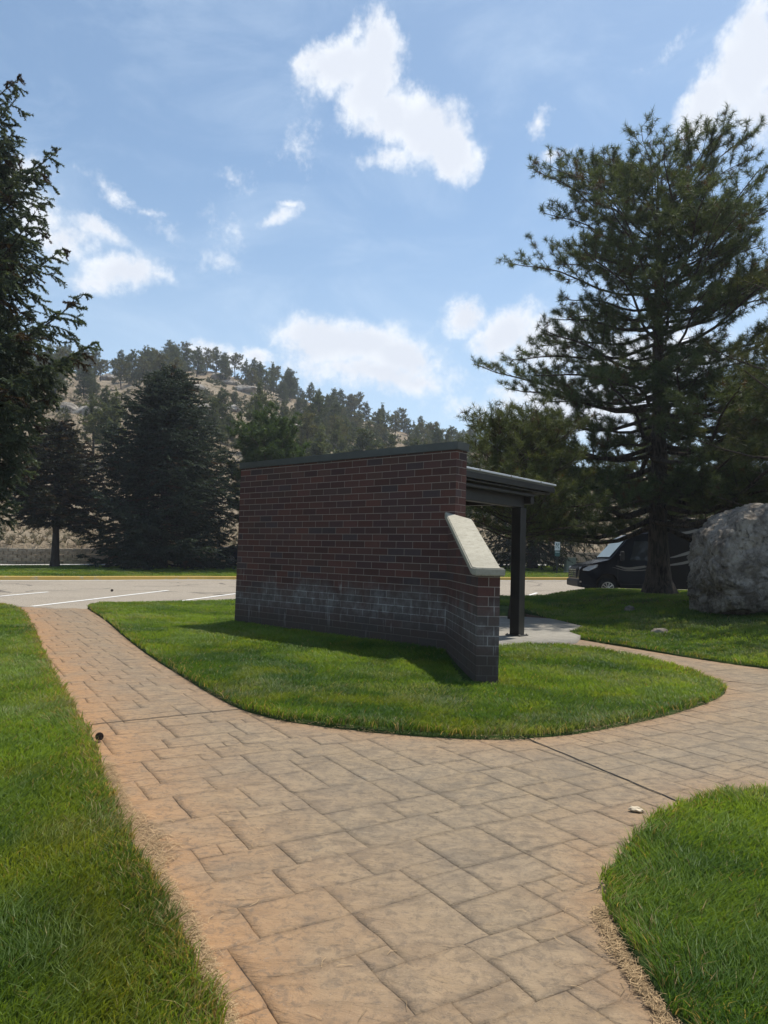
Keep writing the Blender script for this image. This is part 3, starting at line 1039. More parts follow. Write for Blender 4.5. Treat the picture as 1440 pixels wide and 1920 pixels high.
def litter():
    """fallen pine needles and dry clippings along the path edges"""
    rng = np.random.default_rng(5)
    for edge, lab, n, y0, y1, side, wid in ((LEFT_EDGE, 'brown fallen needles and clippings along the left lawn edge', 4200, 1.9, 4.3, 1, .055),
                                   (RIGHT_EDGE, 'brown fallen needles along the edge of the lower right lawn', 1500, 1.2, 2.75, -1, .05),
                                   (ISL_EDGE, 'dry brown clippings along the curved front edge of the island lawn', 3200, 5.2, 7.6, 1, .06)):
        b_ = MB()
        e = np.array(edge)
        seg = np.linalg.norm(np.diff(e, axis=0), axis=1)
        mids = (e[1:] + e[:-1]) / 2
        okk = (mids[:, 1] > y0) & (mids[:, 1] < y1)
        pr = seg * okk; pr = pr / pr.sum()
        idx = rng.choice(len(seg), n, p=pr)
        t = rng.random(n)
        p = e[idx] * (1 - t[:, None]) + e[idx + 1] * t[:, None]
        dv = (e[idx + 1] - e[idx]) / seg[idx][:, None]
        nv = np.stack([-dv[:, 1], dv[:, 0]], 1) * side
        cl = np.clip(fbm(p[:, 0] * 2.2, p[:, 1] * 2.2, 61, 3) - .30, 0, 1) * 2
        off = .035 + rng.normal(.02, wid, n) * (cl + .12)
        far = rng.random(n) < .05
        off = np.where(far, rng.normal(0, .35, n), off)
        p = p + nv * off[:, None]
        L = rng.uniform(.03, .085, n)
        a = rng.uniform(0, 2 * np.pi, n)
        bend = rng.normal(0, .25, n)
        z0 = .004 + rng.random(n) * .028 * np.exp(-np.abs(off) / .06)
        dx, dy = np.cos(a), np.sin(a)
        dz = rng.normal(0, .12, n) * np.exp(-np.abs(off) / .06)
        P0_ = np.stack([p[:, 0] - dx * L / 2, p[:, 1] - dy * L / 2, z0], 1)
        P1_ = np.stack([p[:, 0] - dy * L * bend, p[:, 1] + dx * L * bend, z0 + .003 + np.abs(dz) * L * .4], 1)
        P2_ = np.stack([p[:, 0] + dx * L / 2, p[:, 1] + dy * L / 2, z0 + .001 + np.abs(dz) * L], 1)
        Wv = np.stack([-dy, dx, 0 * dx], 1) * rng.uniform(.0006, .0012, n)[:, None]
        V = np.stack([P0_ - Wv, P0_ + Wv, P1_ - Wv, P1_ + Wv, P2_ - Wv, P2_ + Wv], 1).reshape(-1, 3)
        c = np.array([.40, .28, .155]) * rng.uniform(.45, 1.25, (n, 1)) * np.array([1, 1, 1])
        b6 = (np.arange(n) * 6)[:, None]
        b_.add(V, np.concatenate([b6 + np.array([[0, 1, 3, 2]]), b6 + np.array([[2, 3, 5, 4]])]), np.repeat(c, 6, 0))
        tagp(b_.build('pine_litter', M['litter']), lab, 'litter', kind='stuff')


# ------------------------------------------------------------------ the brick shelter
WD = np.array([-.75585, .65474]); WN = np.array([.65474, .75585])
WC = np.array([.955, 9.560])          # outer near corner of the main wall
WL, WT = 4.65, .245
COURSE = .1016; STR = .3048
Z_K0 = 2.751


def wp(a, n, z):
    q = WC + WD * a + WN * n
    return (q[0], q[1], z)


BR_COLS = [(.108, .047, .037), (.114, .048, .037), (.100, .045, .037), (.094, .045, .039), (.122, .049, .037), (.088, .044, .041), (.078, .052, .052), (.090, .050, .043), (.102, .052, .041), (.112, .047, .039), (.104, .046, .038), (.096, .046, .040)]


IN_ = .0022


def brick_face(b_, O, ux, nrm, L, z0, ztop, rng, phase=0.0, proud=.006, mort=.0085, start_half=(0.0, .5)):
    """running-bond brick slabs on a vertical face. O origin (2d), ux direction, nrm outward normal (2d); ztop(s) top line"""
    k_ = 0
    nrow = int((Z_K0 + .2 - z0) / COURSE) + 2
    for r in range(-1, nrow):
        zb = Z_K0 - (r + 1) * COURSE + (COURSE if r < 0 else 0) if False else Z_K0 - r * COURSE - COURSE
        zt = zb + COURSE - mort
        if r == -1:
            zb = Z_K0; zt = Z_K0 + COURSE - mort
        if zt < z0: break
        zb_ = max(zb, z0)
        off = (phase + start_half[(r + 1) % 2]) % 1.0
        s = -off * STR
        while s < L - .004:
            s0 = max(s, 0.0) if s < 0 else s
            s1 = min(s + STR - mort, L)
            if s1 - s0 > .012:
                ca = min(zt, ztop(s0)); cb = min(zt, ztop(s1))
                if max(ca, cb) > zb_ + .006:
                    ca = max(ca, zb_ + .001); cb = max(cb, zb_ + .001)
                    pr = IN_ + rng.uniform(-.0002, .0003)
                    e = .0004
                    P = []
                    for (ss, zz) in ((s0, zb_), (s1, zb_), (s1, cb), (s0, ca)):
                        q = O + ux * ss; P.append((q[0] - nrm[0] * .004, q[1] - nrm[1] * .004, zz))
                    for (ss, zz) in ((s0 + e, zb_ + e), (s1 - e, zb_ + e), (s1 - e, cb - e), (s0 + e, ca - e)):
                        q = O + ux * ss + nrm * pr; P.append((q[0], q[1], zz))
                    col = np.array(BR_COLS[rng.integers(len(BR_COLS))]) * rng.uniform(.72, 1.08)
                    b_.add(P, [[4, 5, 6, 7], [0, 1, 5, 4], [1, 2, 6, 5], [2, 3, 7, 6], [3, 0, 4, 7]], col, 0)
            s += STR


def core_box(b_, pts, z0, ztops):
    n = len(pts)
    V = [(p[0], p[1], z0) for p in pts] + [(p[0], p[1], z) for p, z in zip(pts, ztops)]
    F = [[i, (i + 1) % n, (i + 1) % n + n, i + n] for i in range(n)]
    b_.add(V, F, (.2, .2, .2), 1)
    if n == 4:
        b_.more([[4, 5, 6, 7]], 1)


def shelter():
    rng = np.random.default_rng(8)
    root = empty('brick_shelter', (0, 0, 0))
    tagp(root, 'dark red brick wall shelter with flat metal roof standing in the lawn', 'shelter')
    IN = .0022
    # main wall
    b_ = MB()
    c0 = WC + WD * IN + WN * IN; c1 = WC + WD * (WL - IN) + WN * IN
    c2 = WC + WD * (WL - IN) + WN * (WT - IN); c3 = WC + WD * IN + WN * (WT - IN)
    core_box(b_, [c0, c1, c2, c3], -.05, [2.80] * 4)
    top = lambda s: 2.80
    brick_face(b_, WC + WN * IN + WD * 0, WD, -WN, WL, -.02, top, rng, phase=.147)
    brick_face(b_, WC + WD * IN + WN * 0, WN, -WD, WT, -.02, top, rng, phase=.55, start_half=(0, .22))
    brick_face(b_, WC + WN * (WT - IN), WD, WN, WL, -.02, top, rng, phase=.3)
    brick_face(b_, WC + WD * (WL - IN), WN, WD, WT, -.02, top, rng, phase=.4)
    b_.build('brick_wall', [M['brick'], M['mortar']], root)
    # metal coping
    bm = bmesh.new()
    ov = .022
    vs = []
    for z in (2.775, 2.885):
        for (a, n) in ((-ov, -ov), (WL + ov, -ov), (WL + ov, WT + ov), (-ov, WT + ov)):
            vs.append(bm.verts.new(wp(a, n, z)))
    for f in ((0, 1, 2, 3), (7, 6, 5, 4), (0, 4, 5, 1), (1, 5, 6, 2), (2, 6, 7, 3), (3, 7, 4, 0)):
        bm.faces.new([vs[i] for i in f])
    bmesh.ops.recalc_face_normals(bm, faces=bm.faces)
    bmesh.ops.bevel(bm, geom=bm.edges[:], offset=.006, segments=2, affect='EDGES')
    from_bm('coping', bm, M['coping'], root)
    # wing wall, 45 degrees to the main wall, towards the path
    I = np.array([.868, 9.634])
    E_ = np.array([1.000, 7.470])
    wd = (E_ - I); LW = np.linalg.norm(wd); wd /= LW
    wn = np.array([-wd[1], wd[0]])           # to the right (+x)
    wt = .235
    s_join = LW - .19
    zt_wall, zt_flat = 1.83, 1.135
    ztop = lambda s: max(zt_flat, zt_wall + (zt_flat - zt_wall) * min(1, s / s_join)) + .01
    b_ = MB()
    ns = 10
    ss = list(np.linspace(0, s_join, ns)) + [LW - IN]
    for sa, sb in zip(ss[:-1], ss[1:]):
        ps = [I + wd * sa + wn * IN, I + wd * sb + wn * IN, I + wd * sb + wn * (wt - IN), I + wd * sa + wn * (wt - IN)]
        core_box(b_, ps, -.05, [ztop(sa), ztop(sb), ztop(sb), ztop(sa)])
    brick_face(b_, I + wn * IN, wd, -wn, LW, -.02, ztop, rng, phase=.62)
    brick_face(b_, E_ - wd * IN, wn, wd, wt, -.02, lambda s: zt_flat + .01, rng, phase=.40, start_half=(0, .21))
    O3 = I + wn * (wt - IN)
    brick_face(b_, O3, wd, wn, LW, -.02, ztop, rng, phase=.2)
    b_.build('wing_wall', [M['brick'], M['mortar']], root)
    # sloped cap: one bent slab
    bm = bmesh.new()
    ovs = .042; th = .085
    prof = [(-.02, zt_wall + .006), (s_join + .015, zt_flat + .004), (LW + .055, zt_flat - .002)]
    lo, hi = [], []
    for (s_, z_) in prof:
        for nn_, L_ in ((-ovs, lo), (wt + ovs, lo)):
            q = I + wd * s_ + wn * nn_
            if s_ < 0:   # mitre against the main wall face
                tt = 0.0
                q = I + wn * nn_
                den = wd @ WN
                tt = ((WC - q) @ WN) / den
                q = q + wd * (tt - .001)
            L_.append(bm.verts.new((q[0], q[1], z_ - (0 if s_ > 0 else 0))))
        for nn_ in (-ovs, wt + ovs):
            q = I + wd * s_ + wn * nn_
            if s_ < 0:
                q = I + wn * nn_
                tt = ((WC - q) @ WN) / (wd @ WN)
                q = q + wd * (tt - .001)
            hi.append(bm.verts.new((q[0], q[1], z_ + th * (1.12 if s_ < s_join else 1.0))))
    # upper vertices follow the slope where the mitre moved them
    slope = (zt_flat - zt_wall) / s_join
    for L_ in (lo, hi):
        for v in L_[:2]:
            s_here = (np.array([v.co.x, v.co.y]) - I) @ wd
            v.co.z += slope * (s_here + .02)
    for i in (0, 2):
        bm.faces.new((lo[i], lo[i + 1], lo[i + 3], lo[i + 2]))
        bm.faces.new((hi[i], hi[i + 2], hi[i + 3], hi[i + 1]))
        bm.faces.new((lo[i], lo[i + 2], hi[i + 2], hi[i]))
        bm.faces.new((lo[i + 1], hi[i + 1], hi[i + 3], lo[i + 3]))
    bm.faces.new((lo[0], hi[0], hi[1], lo[1]))
    bm.faces.new((lo[4], lo[5], hi[5], hi[4]))
    bmesh.ops.recalc_face_normals(bm, faces=bm.faces)
    bmesh.ops.bevel(bm, geom=bm.edges[:], offset=.012, segments=3, affect='EDGES', clamp_overlap=True)
    from_bm('wing_cap', bm, M['capstone'], root)
    # roof
    zt = 2.60
    A0, A1, N0, N1 = .22, 4.3, WT + .004, 3.24
    def slab(name, a0, a1, n0, n1, z0, z1, mat, par, bev=.006):
        bm = bmesh.new()
        v = [bm.verts.new(wp(a, n, z)) for z in (z0, z1) for (a, n) in ((a0, n0), (a1, n0), (a1, n1), (a0, n1))]
        for f in ((0, 1, 2, 3), (7, 6, 5, 4), (0, 4, 5, 1), (1, 5, 6, 2), (2, 6, 7, 3), (3, 7, 4, 0)):
            bm.faces.new([v[i] for i in f])
        bmesh.ops.recalc_face_normals(bm, faces=bm.faces)
        if bev: bmesh.ops.bevel(bm, geom=bm.edges[:], offset=bev, segments=1, affect='EDGES')
        return from_bm(name, bm, mat, par)
    roof = slab('roof', A0 + .02, A1, N0, N1, zt - .03, zt - .004, M['rooftop'], root, .003)
    slab('roof_flashing', A0 - .02, A0 + .06, N0, N1 + .01, zt - .006, zt + .022, M['lit_edge'], roof, .003)
    for q in (.62, 1.5, 2.45):
        slab('bolt', A0 - .026, A0 - .018, N0 + q, N0 + q + .02, zt + .0, zt + .018, M['steel'], roof, 0)
    slab('fascia', A0, A0 + .05, N0, N1, zt - .125, zt - .034, M['steel'], roof)
    slab('fascia', A0 + .052, A1, N1 - .05, N1, zt - .125, zt - .034, M['steel'], roof)
    slab('soffit', A0 + .06, A1 - .01, N0, N1 - .06, zt - .16, zt - .132, M['steel'], root)
    slab('rafter', A0 + .10, A0 + .16, N0, 2.72, zt - .235, zt - .19, M['steel'], root)
    slab('beam', .52, .66, N0, 2.74, 2.19, zt - .192, M['steel'], root)
    slab('beam', 3.6, 3.74, N0, 2.74, 2.19, zt - .192, M['steel'], root)
    slab('beam', .40, 3.9, 2.745, 2.86, 2.26, zt - .196, M['steel'], root)
    for aa in (.59, 3.67):
        p = slab('post', aa - .09, aa + .09, 2.60, 2.78, .063, 2.188, M['steel'], root, .008)
        bp = slab('base_plate', aa - .14, aa + .14, 2.55, 2.83, .0635, .078, M['dark_metal'], p, .003)
        for da in (-.115, .115):
            for dn in (2.575, 2.805):
                slab('bolt', aa + da - .012, aa + da + .012, dn - .012, dn + .012, .079, .098, M['alloy'], p, .003)
    # small light fitting hanging under the outer edge of the roof
    q = wp(.5, 2.95, 2.33)
    boxobj('light_fitting', q, (.05, .05, .07), M['alloy'], root, 0, .01)


# ------------------------------------------------------------------ far wall, kerb, marks
def resample(pts, step):
    P = np.array(pts, float); d = np.linalg.norm(np.diff(P, axis=0), axis=1); s = np.concatenate([[0], np.cumsum(d)])
    t = np.arange(0, s[-1], step)
    return np.stack([np.interp(t, s, P[:, i]) for i in range(P.shape[1])], 1)


def kerb():
    pts = resample(smooth_line([p for p in KERB if -40 <= p[0] <= 60], 2), .5)
    T = np.gradient(pts, axis=0); T /= np.linalg.norm(T, axis=1, keepdims=True)
    N = np.stack([-T[:, 1], T[:, 0]], 1)
    z = zroad(pts[:, 0], pts[:, 1])
    prof = [(0, -.1), (0, .02), (.012, .125), (.03, .145), (.16, .150), (.165, -.05)]
    V = np.concatenate([np.column_stack([pts + N * n, z + h]) for n, h in prof])
    m_ = len(pts); F = []
    k_ = np.arange(m_ - 1)
    b_ = MB()
    b_.add(V, np.concatenate([np.stack([k_ + m_ * r, k_ + m_ * (r + 1), k_ + 1 + m_ * (r + 1), k_ + 1 + m_ * r], 1) for r in range(len(prof) - 1)]))
    o = b_.build('kerb', M['yellow'])
    tagp(o, 'long yellow painted kerb along the far side of the parking lot', 'kerb')
    # concrete gutter in front of the kerb
    V = np.concatenate([np.column_stack([pts - N * .45, z + .001]), np.column_stack([pts - N * .0, z + .004])])
    b_ = MB(); b_.add(V, np.stack([k_, k_ + 1, k_ + 1 + m_, k_ + m_], 1))
    tagp(b_.build('road_gutter', M['walk']), kind='structure')


def stall_lines():
    segs = [((-11.7, 18.4), (-9.35, 20.14), 'white stall line at the far left of the parking lot'),
            ((-7.53, 15.53), (-6.69, 22.51), 'long white stall line meeting the end of the stamped path'),
            ((-5.16, 18.07), (-4.44, 21.95), 'white stall line running behind the left end of the brick wall'),
            ((3.3, 21.0), (5.87, 27.1), 'white stall line seen past the steel shelter post')]
    segs[0] = ((-9.85, 15.9), (-9.35, 20.14), segs[0][2])
    for p, q, lab in segs:
        p = np.array(p); q = np.array(q); d = (q - p) / np.linalg.norm(q - p); n = np.array([-d[1], d[0]]) * .055
        t = np.linspace(0, 1, 24)[:, None]
        c_ = p + (q - p) * t
        rr = 1 + .1 * (fbm(c_[:, 0] * 6, c_[:, 1] * 6, 3) - .5)[:, None]
        A_ = c_ + n * rr; B_ = c_ - n * rr
        V = np.concatenate([np.column_stack([A_, zroad(A_[:, 0], A_[:, 1]) + .004]), np.column_stack([B_, zroad(B_[:, 0], B_[:, 1]) + .004])])
        k_ = np.arange(23)
        b_ = MB(); b_.add(V, np.stack([k_ + 24, k_ + 25, k_ + 1, k_], 1))
        tagp(b_.build('stall_line', M['white_paint']), kind='structure')


def block_wall():
    rng = np.random.default_rng(3)
    pts = resample(smooth_line([(p[0], p[1]) for p in RWALL if -60 <= p[0] <= 60], 2), .42)
    b_ = MB()
    T = np.gradient(pts, axis=0); T /= np.linalg.norm(T, axis=1, keepdims=True)
    N = np.stack([-T[:, 1], T[:, 0]], 1)
    zb = zstrip(pts[:, 0], pts[:, 1])
    hcr = .155
    for c_ in range(6):
        sh = .5 * (c_ % 2)
        for i in range(len(pts) - 2):
            p = pts[i] * (1 - sh) + pts[i + 1] * sh; q = pts[i + 1] * (1 - sh) + pts[i + 2] * sh
            if abs(p[0]) > 45: continue
            d = (q - p); L = np.linalg.norm(d); d = d / L
            n = N[i]
            g = .008
            z0 = zb[i] - .12 + c_ * hcr; z1 = z0 + hcr - (.010 if c_ < 5 else 0)
            so = rng.uniform(-.008, .008) + .012 * c_
            h_ = .03
            a_, e_ = p + d * g, q - d * g
            P = [(*(a_ + n * (so + .3)), z0), (*(e_ + n * (so + .3)), z0), (*(e_ + n * (so + .3)), z1), (*(a_ + n * (so + .3)), z1),
                 (*(a_ + n * (so + h_)), z0), (*(e_ + n * (so + h_)), z0), (*(e_ + n * (so + h_)), z1), (*(a_ + n * (so + h_)), z1),
                 (*(a_ + d * .03 + n * so), z0 + .006), (*(e_ - d * .03 + n * so), z0 + .006), (*(e_ - d * .03 + n * so), z1 - .008), (*(a_ + d * .03 + n * so), z1 - .008)]
            col = np.array([.42, .345, .265]) * rng.uniform(.72, 1.12) if c_ < 5 else np.array([.42, .36, .29]) * rng.uniform(.8, 1.1)
            b_.add(P, [[8, 9, 10, 11], [4, 5, 9, 8], [5, 6, 10, 9], [6, 7, 11, 10], [7, 4, 8, 11], [3, 7, 6, 2], [0, 4, 7, 3], [1, 2, 6, 5]], col)
    tagp(b_.build('retaining_wall', M['block']), 'low tan concrete block retaining wall at the foot of the hill', 'wall')


# ------------------------------------------------------------------ trees
def needles(b_, C, D, n, length, width, col, rng, spread=.75, back=.10, jitter=.25):
    """C centres (m,3), D directions (m,3), col (m,3); n needles per tuft"""
    m_ = len(C)
    C = np.repeat(C, n, 0); D = np.repeat(D, n, 0); col = np.repeat(col, n, 0)
    rv = rng.normal(0, 1, (m_ * n, 3)); rv /= np.linalg.norm(rv, axis=1, keepdims=True)
    dr = D * (1 - spread) + rv * spread
    dr /= np.linalg.norm(dr, axis=1, keepdims=True) + 1e-9
    L = length * rng.uniform(.7, 1.15, (m_ * n, 1))
    base = C - D * back * rng.random((m_ * n, 1))
    sd = np.cross(dr, rng.normal(0, 1, (m_ * n, 3))); sd /= np.linalg.norm(sd, axis=1, keepdims=True) + 1e-9
    w_ = width * rng.uniform(.7, 1.3, (m_ * n, 1))
    V = np.stack([base - sd * w_ * .5, base + sd * w_ * .5, base + dr * L], 1).reshape(-1, 3)
    col = col * rng.uniform(1 - jitter, 1 + jitter, (m_ * n, 1))
    b_.add(V, np.arange(m_ * n * 3).reshape(-1, 3), np.repeat(col, 3, 0))


def norm(v):
    v = np.asarray(v, float)
    return v / (np.linalg.norm(v, axis=-1, keepdims=True) + 1e-9)


def pine(name, base, H, rt, crown0, rfn, seed, label, nbr=70, cols=None, tuft_n=24, nlen=.15, nwid=.006, twig_step=.17, side_step=.30, lean=(0, 0),
         up_top=50, up_low=0, group=None, cat='pine tree', flare=1.5, dead=.05, bark='bark', skip=None, irregular=.25, fill=1.0, zbias=.85):
    rng = np.random.default_rng(seed)
    root = empty(name, base)
    tagp(root, label, cat, group)
    tb, nb = MB(), MB()
    nz = 26
    tz = np.linspace(0, 1, nz)
    wob = np.cumsum(rng.normal(0, .012, (nz, 2)), 0) * H * .12
    TP = np.column_stack([wob[:, 0] + lean[0] * tz ** 1.3 * H, wob[:, 1] + lean[1] * tz ** 1.3 * H, tz * H])
    TR = rt * (1 - tz) ** .82 * (1 + (flare - 1) * np.exp(-tz * H / .45)) + .012
    V, F = tube(TP, TR, 14)
    # buttressed base
    ang = np.arctan2(V[:, 1] - np.repeat(TP[:, 1], 14), V[:, 0] - np.repeat(TP[:, 0], 14))
    bulge = 1 + .16 * np.sin(ang * 5 + seed) * np.exp(-V[:, 2] / .6)
    cx_ = np.repeat(TP[:, :2], 14, 0)
    V[:, :2] = cx_ + (V[:, :2] - cx_) * bulge[:, None]
    tb.add(V, F)
    cols = cols or ((.030, .046, .016), (.052, .066, .026))
    c0, c1 = np.array(cols[0]), np.array(cols[1])
    Cs, Ds, Ks = [], [], []
    for i in range(nbr):
        f = ((i + rng.random()) / nbr) ** zbias
        z = crown0 + (H * .985 - crown0) * f
        az = i * 2.399963 + rng.normal(0, .35)
        rad = rfn(z) * (1 + rng.normal(0, irregular) * .6)
        if rng.random() < .12: rad *= .6
        rad = max(rad, .25)
        if skip is not None and skip(z, az): continue
        el = R(up_low + (up_top - up_low) * f ** 1.6 + rng.normal(0, 7))
        t0 = np.array([np.interp(z, TP[:, 2], TP[:, 0]), np.interp(z, TP[:, 2], TP[:, 1]), z])
        L = rad / max(.45, math.cos(el))
        npnt = 9
        u = np.linspace(0, 1, npnt)
        hd = np.array([math.cos(az), math.sin(az), 0]); sd = np.array([-math.sin(az), math.cos(az), 0])
        curv = rng.normal(0, .10) * L
        up_curl = .10 * L * (1 - f)
        P = t0 + np.outer(u * L * math.cos(el), hd) + np.outer(u ** 2 * curv + .03 * L * np.sin(u * 7 + az), sd)
        P[:, 2] += u * L * math.sin(el) + up_curl * (u ** 2.2 - .45 * np.sin(u * np.pi)) + .02 * L * np.sin(u * 9 + seed)
        r0 = max(.012, min(.34 * np.interp(z, TP[:, 2], TR), .015 * L + .006))
        V, F = tube(P, r0 * (1 - u * .86) + .003, 6); tb.add(V, F)
        bd = np.gradient(P, axis=0); bd = norm(bd)
        # side shoots
        s = rng.uniform(.20, .38) * L if L > 1 else .1 * L
        flip = 1
        while s < L:
            uu = s / L
            pp = np.array([np.interp(uu, u, P[:, q]) for q in range(3)])
            dd = np.array([np.interp(uu, u, bd[:, q]) for q in range(3)])
            flip = -flip
            sl = ((1 - uu) * .48 * L + .30) * rng.uniform(.55, 1.15)
            sl = min(sl, 2.1)
            ax = norm(np.cross(dd, (0, 0, 1)))
            yaw = R(rng.uniform(32, 62)) * flip
            sdv = dd * math.cos(yaw) + ax * math.sin(yaw) + np.array([0, 0, rng.uniform(-.12, .42)])
            sdv = norm(sdv)
            k2 = 5
            u2 = np.linspace(0, 1, k2)
            Q = pp + np.outer(u2 * sl, sdv)
            Q[:, 2] += (u2 ** 2) * sl * rng.uniform(.0, .30)
            V, F = tube(Q, (.0035 + .006 * min(1, sl)) * (1 - .7 * u2) + .0015, 4); tb.add(V, F)
            nt_ = max(2, int(sl / twig_step * fill))
            t2 = rng.uniform(.22, 1.0, nt_); t2[0] = 1.0
            for q in t2:
                c_ = np.array([np.interp(q, u2, Q[:, w_]) for w_ in range(3)])
                d_ = norm(sdv * .8 + rng.normal(0, .55, 3) + np.array([0, 0, .45]))
                tl = rng.uniform(.08, .26) * (1.0 if q < 1 else .4)
                e_ = c_ + d_ * tl
                V, F = tube(np.array([c_, e_]), [.0035, .002], 3); tb.add(V, F)
                Cs.append(e_); Ds.append(d_)
                deadc = rng.random() < dead
                tt = rng.random()
                cc = c0 * (1 - tt) + c1 * tt
                if deadc: cc = np.array([.085, .052, .024])
                Ks.append(cc)
            s += side_step * rng.uniform(.6, 1.4) * (.75 + .25 * L / 3)
        Cs.append(P[-1]); Ds.append(bd[-1]); Ks.append(c1)
    Cs, Ds, Ks = np.array(Cs), norm(np.array(Ds)), np.array(Ks)
    needles(nb, Cs, Ds, tuft_n, nlen, nwid, Ks, rng, .66, nlen * .8)
    tb.build('trunk', M[bark], root, smooth=True)
    nb.build('crown', M['needle'], root)
    return root, len(Cs)


def spruce(name, base, H, rt, crown0, rfn, seed, label, nbr=110, cols=None, per=22, nlen=.035, nwid=.008, twig=.17, side_step=.16, droop=.16, group=None,
           cat='spruce tree', dens=1.0, hang=.5, lean=(0, 0), azf=None, dead=.03, extra=(), upc=.16):
    rng = np.random.default_rng(seed)
    root = empty(name, base)
    tagp(root, label, cat, group)
    tb, nb = MB(), MB()
    nz = 20; tz = np.linspace(0, 1, nz)
    TP = np.column_stack([lean[0] * tz * H + .02 * np.sin(tz * 9), lean[1] * tz * H, tz * H])
    TR = rt * (1 - tz) ** .9 * (1 + .35 * np.exp(-tz * H / .4)) + .01
    V, F = tube(TP, TR, 10); tb.add(V, F)
    c0, c1 = np.array((cols or ((.018, .030, .018), (.040, .058, .036)))[0]), np.array((cols or ((.018, .030, .018), (.040, .058, .036)))[1])
    A_, B_, K_ = [], [], []
    brs = [(None, None, None)] * nbr + list(extra)
    for i, (ez, ea, er) in enumerate(brs):
        f = ((i + rng.random()) / nbr) if ez is None else (ez - crown0) / (H - crown0)
        f = f ** .9 if ez is None else f
        z = crown0 + (H * .99 - crown0) * f
        az = i * 2.399963 + rng.normal(0, .3) if ea is None else ea
        rad = rfn(z) * rng.uniform(.78, 1.12) if er is None else er
        if azf is not None and ez is None: rad *= azf(z, az)
        rad = max(rad, .15)
        t0 = np.array([np.interp(z, TP[:, 2], TP[:, 0]), np.interp(z, TP[:, 2], TP[:, 1]), z])
        u = np.linspace(0, 1, 9)
        hd = np.array([math.cos(az), math.sin(az), 0]); sd = np.array([-math.sin(az), math.cos(az), 0])
        dr_ = droop * (1 - f) - .35 * f
        P = t0 + np.outer(u * rad, hd) + np.outer(.05 * rad * np.sin(u * 5 + az * 3), sd)
        P[:, 2] += rad * (-dr_ * u * 1.3 + upc * u ** 3)
        V, F = tube(P, (.010 + .009 * rad) * (1 - .85 * u) + .002, 5); tb.add(V, F)
        bd = norm(np.gradient(P, axis=0))
        s = .12 * rad; flip = 1
        while s <= rad:
            uu = s / rad
            pp = np.array([np.interp(uu, u, P[:, q]) for q in range(3)]); dd = np.array([np.interp(uu, u, bd[:, q]) for q in range(3)])
            flip = -flip
            sl = min((1 - uu) * .50 * rad + twig * 1.2, 1.1) * rng.uniform(.6, 1.15)
            ax = norm(np.cross(dd, (0, 0, 1)))
            yaw = R(rng.uniform(35, 60)) * flip
            dv = norm(dd * math.cos(yaw) + ax * math.sin(yaw) + np.array([0, 0, -.12]))
            k2 = 4; u2 = np.linspace(0, 1, k2)
            Q = pp + np.outer(u2 * sl, dv); Q[:, 2] -= hang * .35 * sl * u2 ** 2
            V, F = tube(Q, .005 * (1 - .7 * u2) + .0015, 3); tb.add(V, F)
            A_ += list(Q[:-1]); B_ += list(Q[1:]);
            tt = rng.random(); kc = c0 * (1 - tt) + c1 * tt
            if rng.random() < dead: kc = np.array([.06, .042, .026])
            K_ += [kc] * (k2 - 1)
            nt_ = max(1, int(sl / twig * 2.0 * dens))
            for _ in range(nt_):
                q = rng.uniform(.1, 1)
                c_ = np.array([np.interp(q, u2, Q[:, w_]) for w_ in range(3)])
                side = rng.choice([-1, 1])
                d_ = norm(dv * .7 + np.cross(dv, (0, 0, 1)) * side * rng.uniform(.3, 1) + np.array([0, 0, -hang * rng.uniform(0, 1.6) + .12]))
                A_.append(c_); B_.append(c_ + d_ * twig * rng.uniform(.6, 1.3)); K_.append(kc * rng.uniform(.8, 1.25))
            s += side_step * rng.uniform(.6, 1.4) / dens ** .5
        A_ += list(P[3:-1]); B_ += list(P[4:]); K_ += [c1] * 5
    A_, B_, K_ = np.array(A_), np.array(B_), np.array(K_)
    # needle-clad shoots: needles stand off the axis, pointing forward
    m_ = len(A_); D = B_ - A_; Ln = np.linalg.norm(D, axis=1, keepdims=True); D = D / (Ln + 1e-9)
    n = per
    t = rng.random((m_ * n, 1))
    Ar, Br, Dr, Kr = (np.repeat(q, n, 0) for q in (A_, B_, D, K_))
    base_ = Ar * (1 - t) + Br * t
    rv = rng.normal(0, 1, (m_ * n, 3)); rv -= (rv * Dr).sum(1, keepdims=True) * Dr; rv = norm(rv)
    dd = norm(rv * .85 + Dr * .65)
    L = nlen * rng.uniform(.7, 1.2, (m_ * n, 1))
    w_ = np.cross(dd, Dr); w_ = norm(w_) * nwid * .5
    sh = Dr * nwid * .6
    V = np.stack([base_ - w_ - sh, base_ + w_ + sh, base_ + dd * L], 1).reshape(-1, 3)
    Kr = Kr * rng.uniform(.75, 1.25, (m_ * n, 1))
    nb.add(V, np.arange(m_ * n * 3).reshape(-1, 3), np.repeat(Kr, 3, 0))
    tb.build('trunk', M['dark_bark'], root, smooth=True)
    nb.build('crown', M['needle'], root)
    return root, m_


def prof(pts):
    zs = [p[0] for p in pts]; rs = [p[1] for p in pts]
    return lambda z: float(np.interp(z, zs, rs))


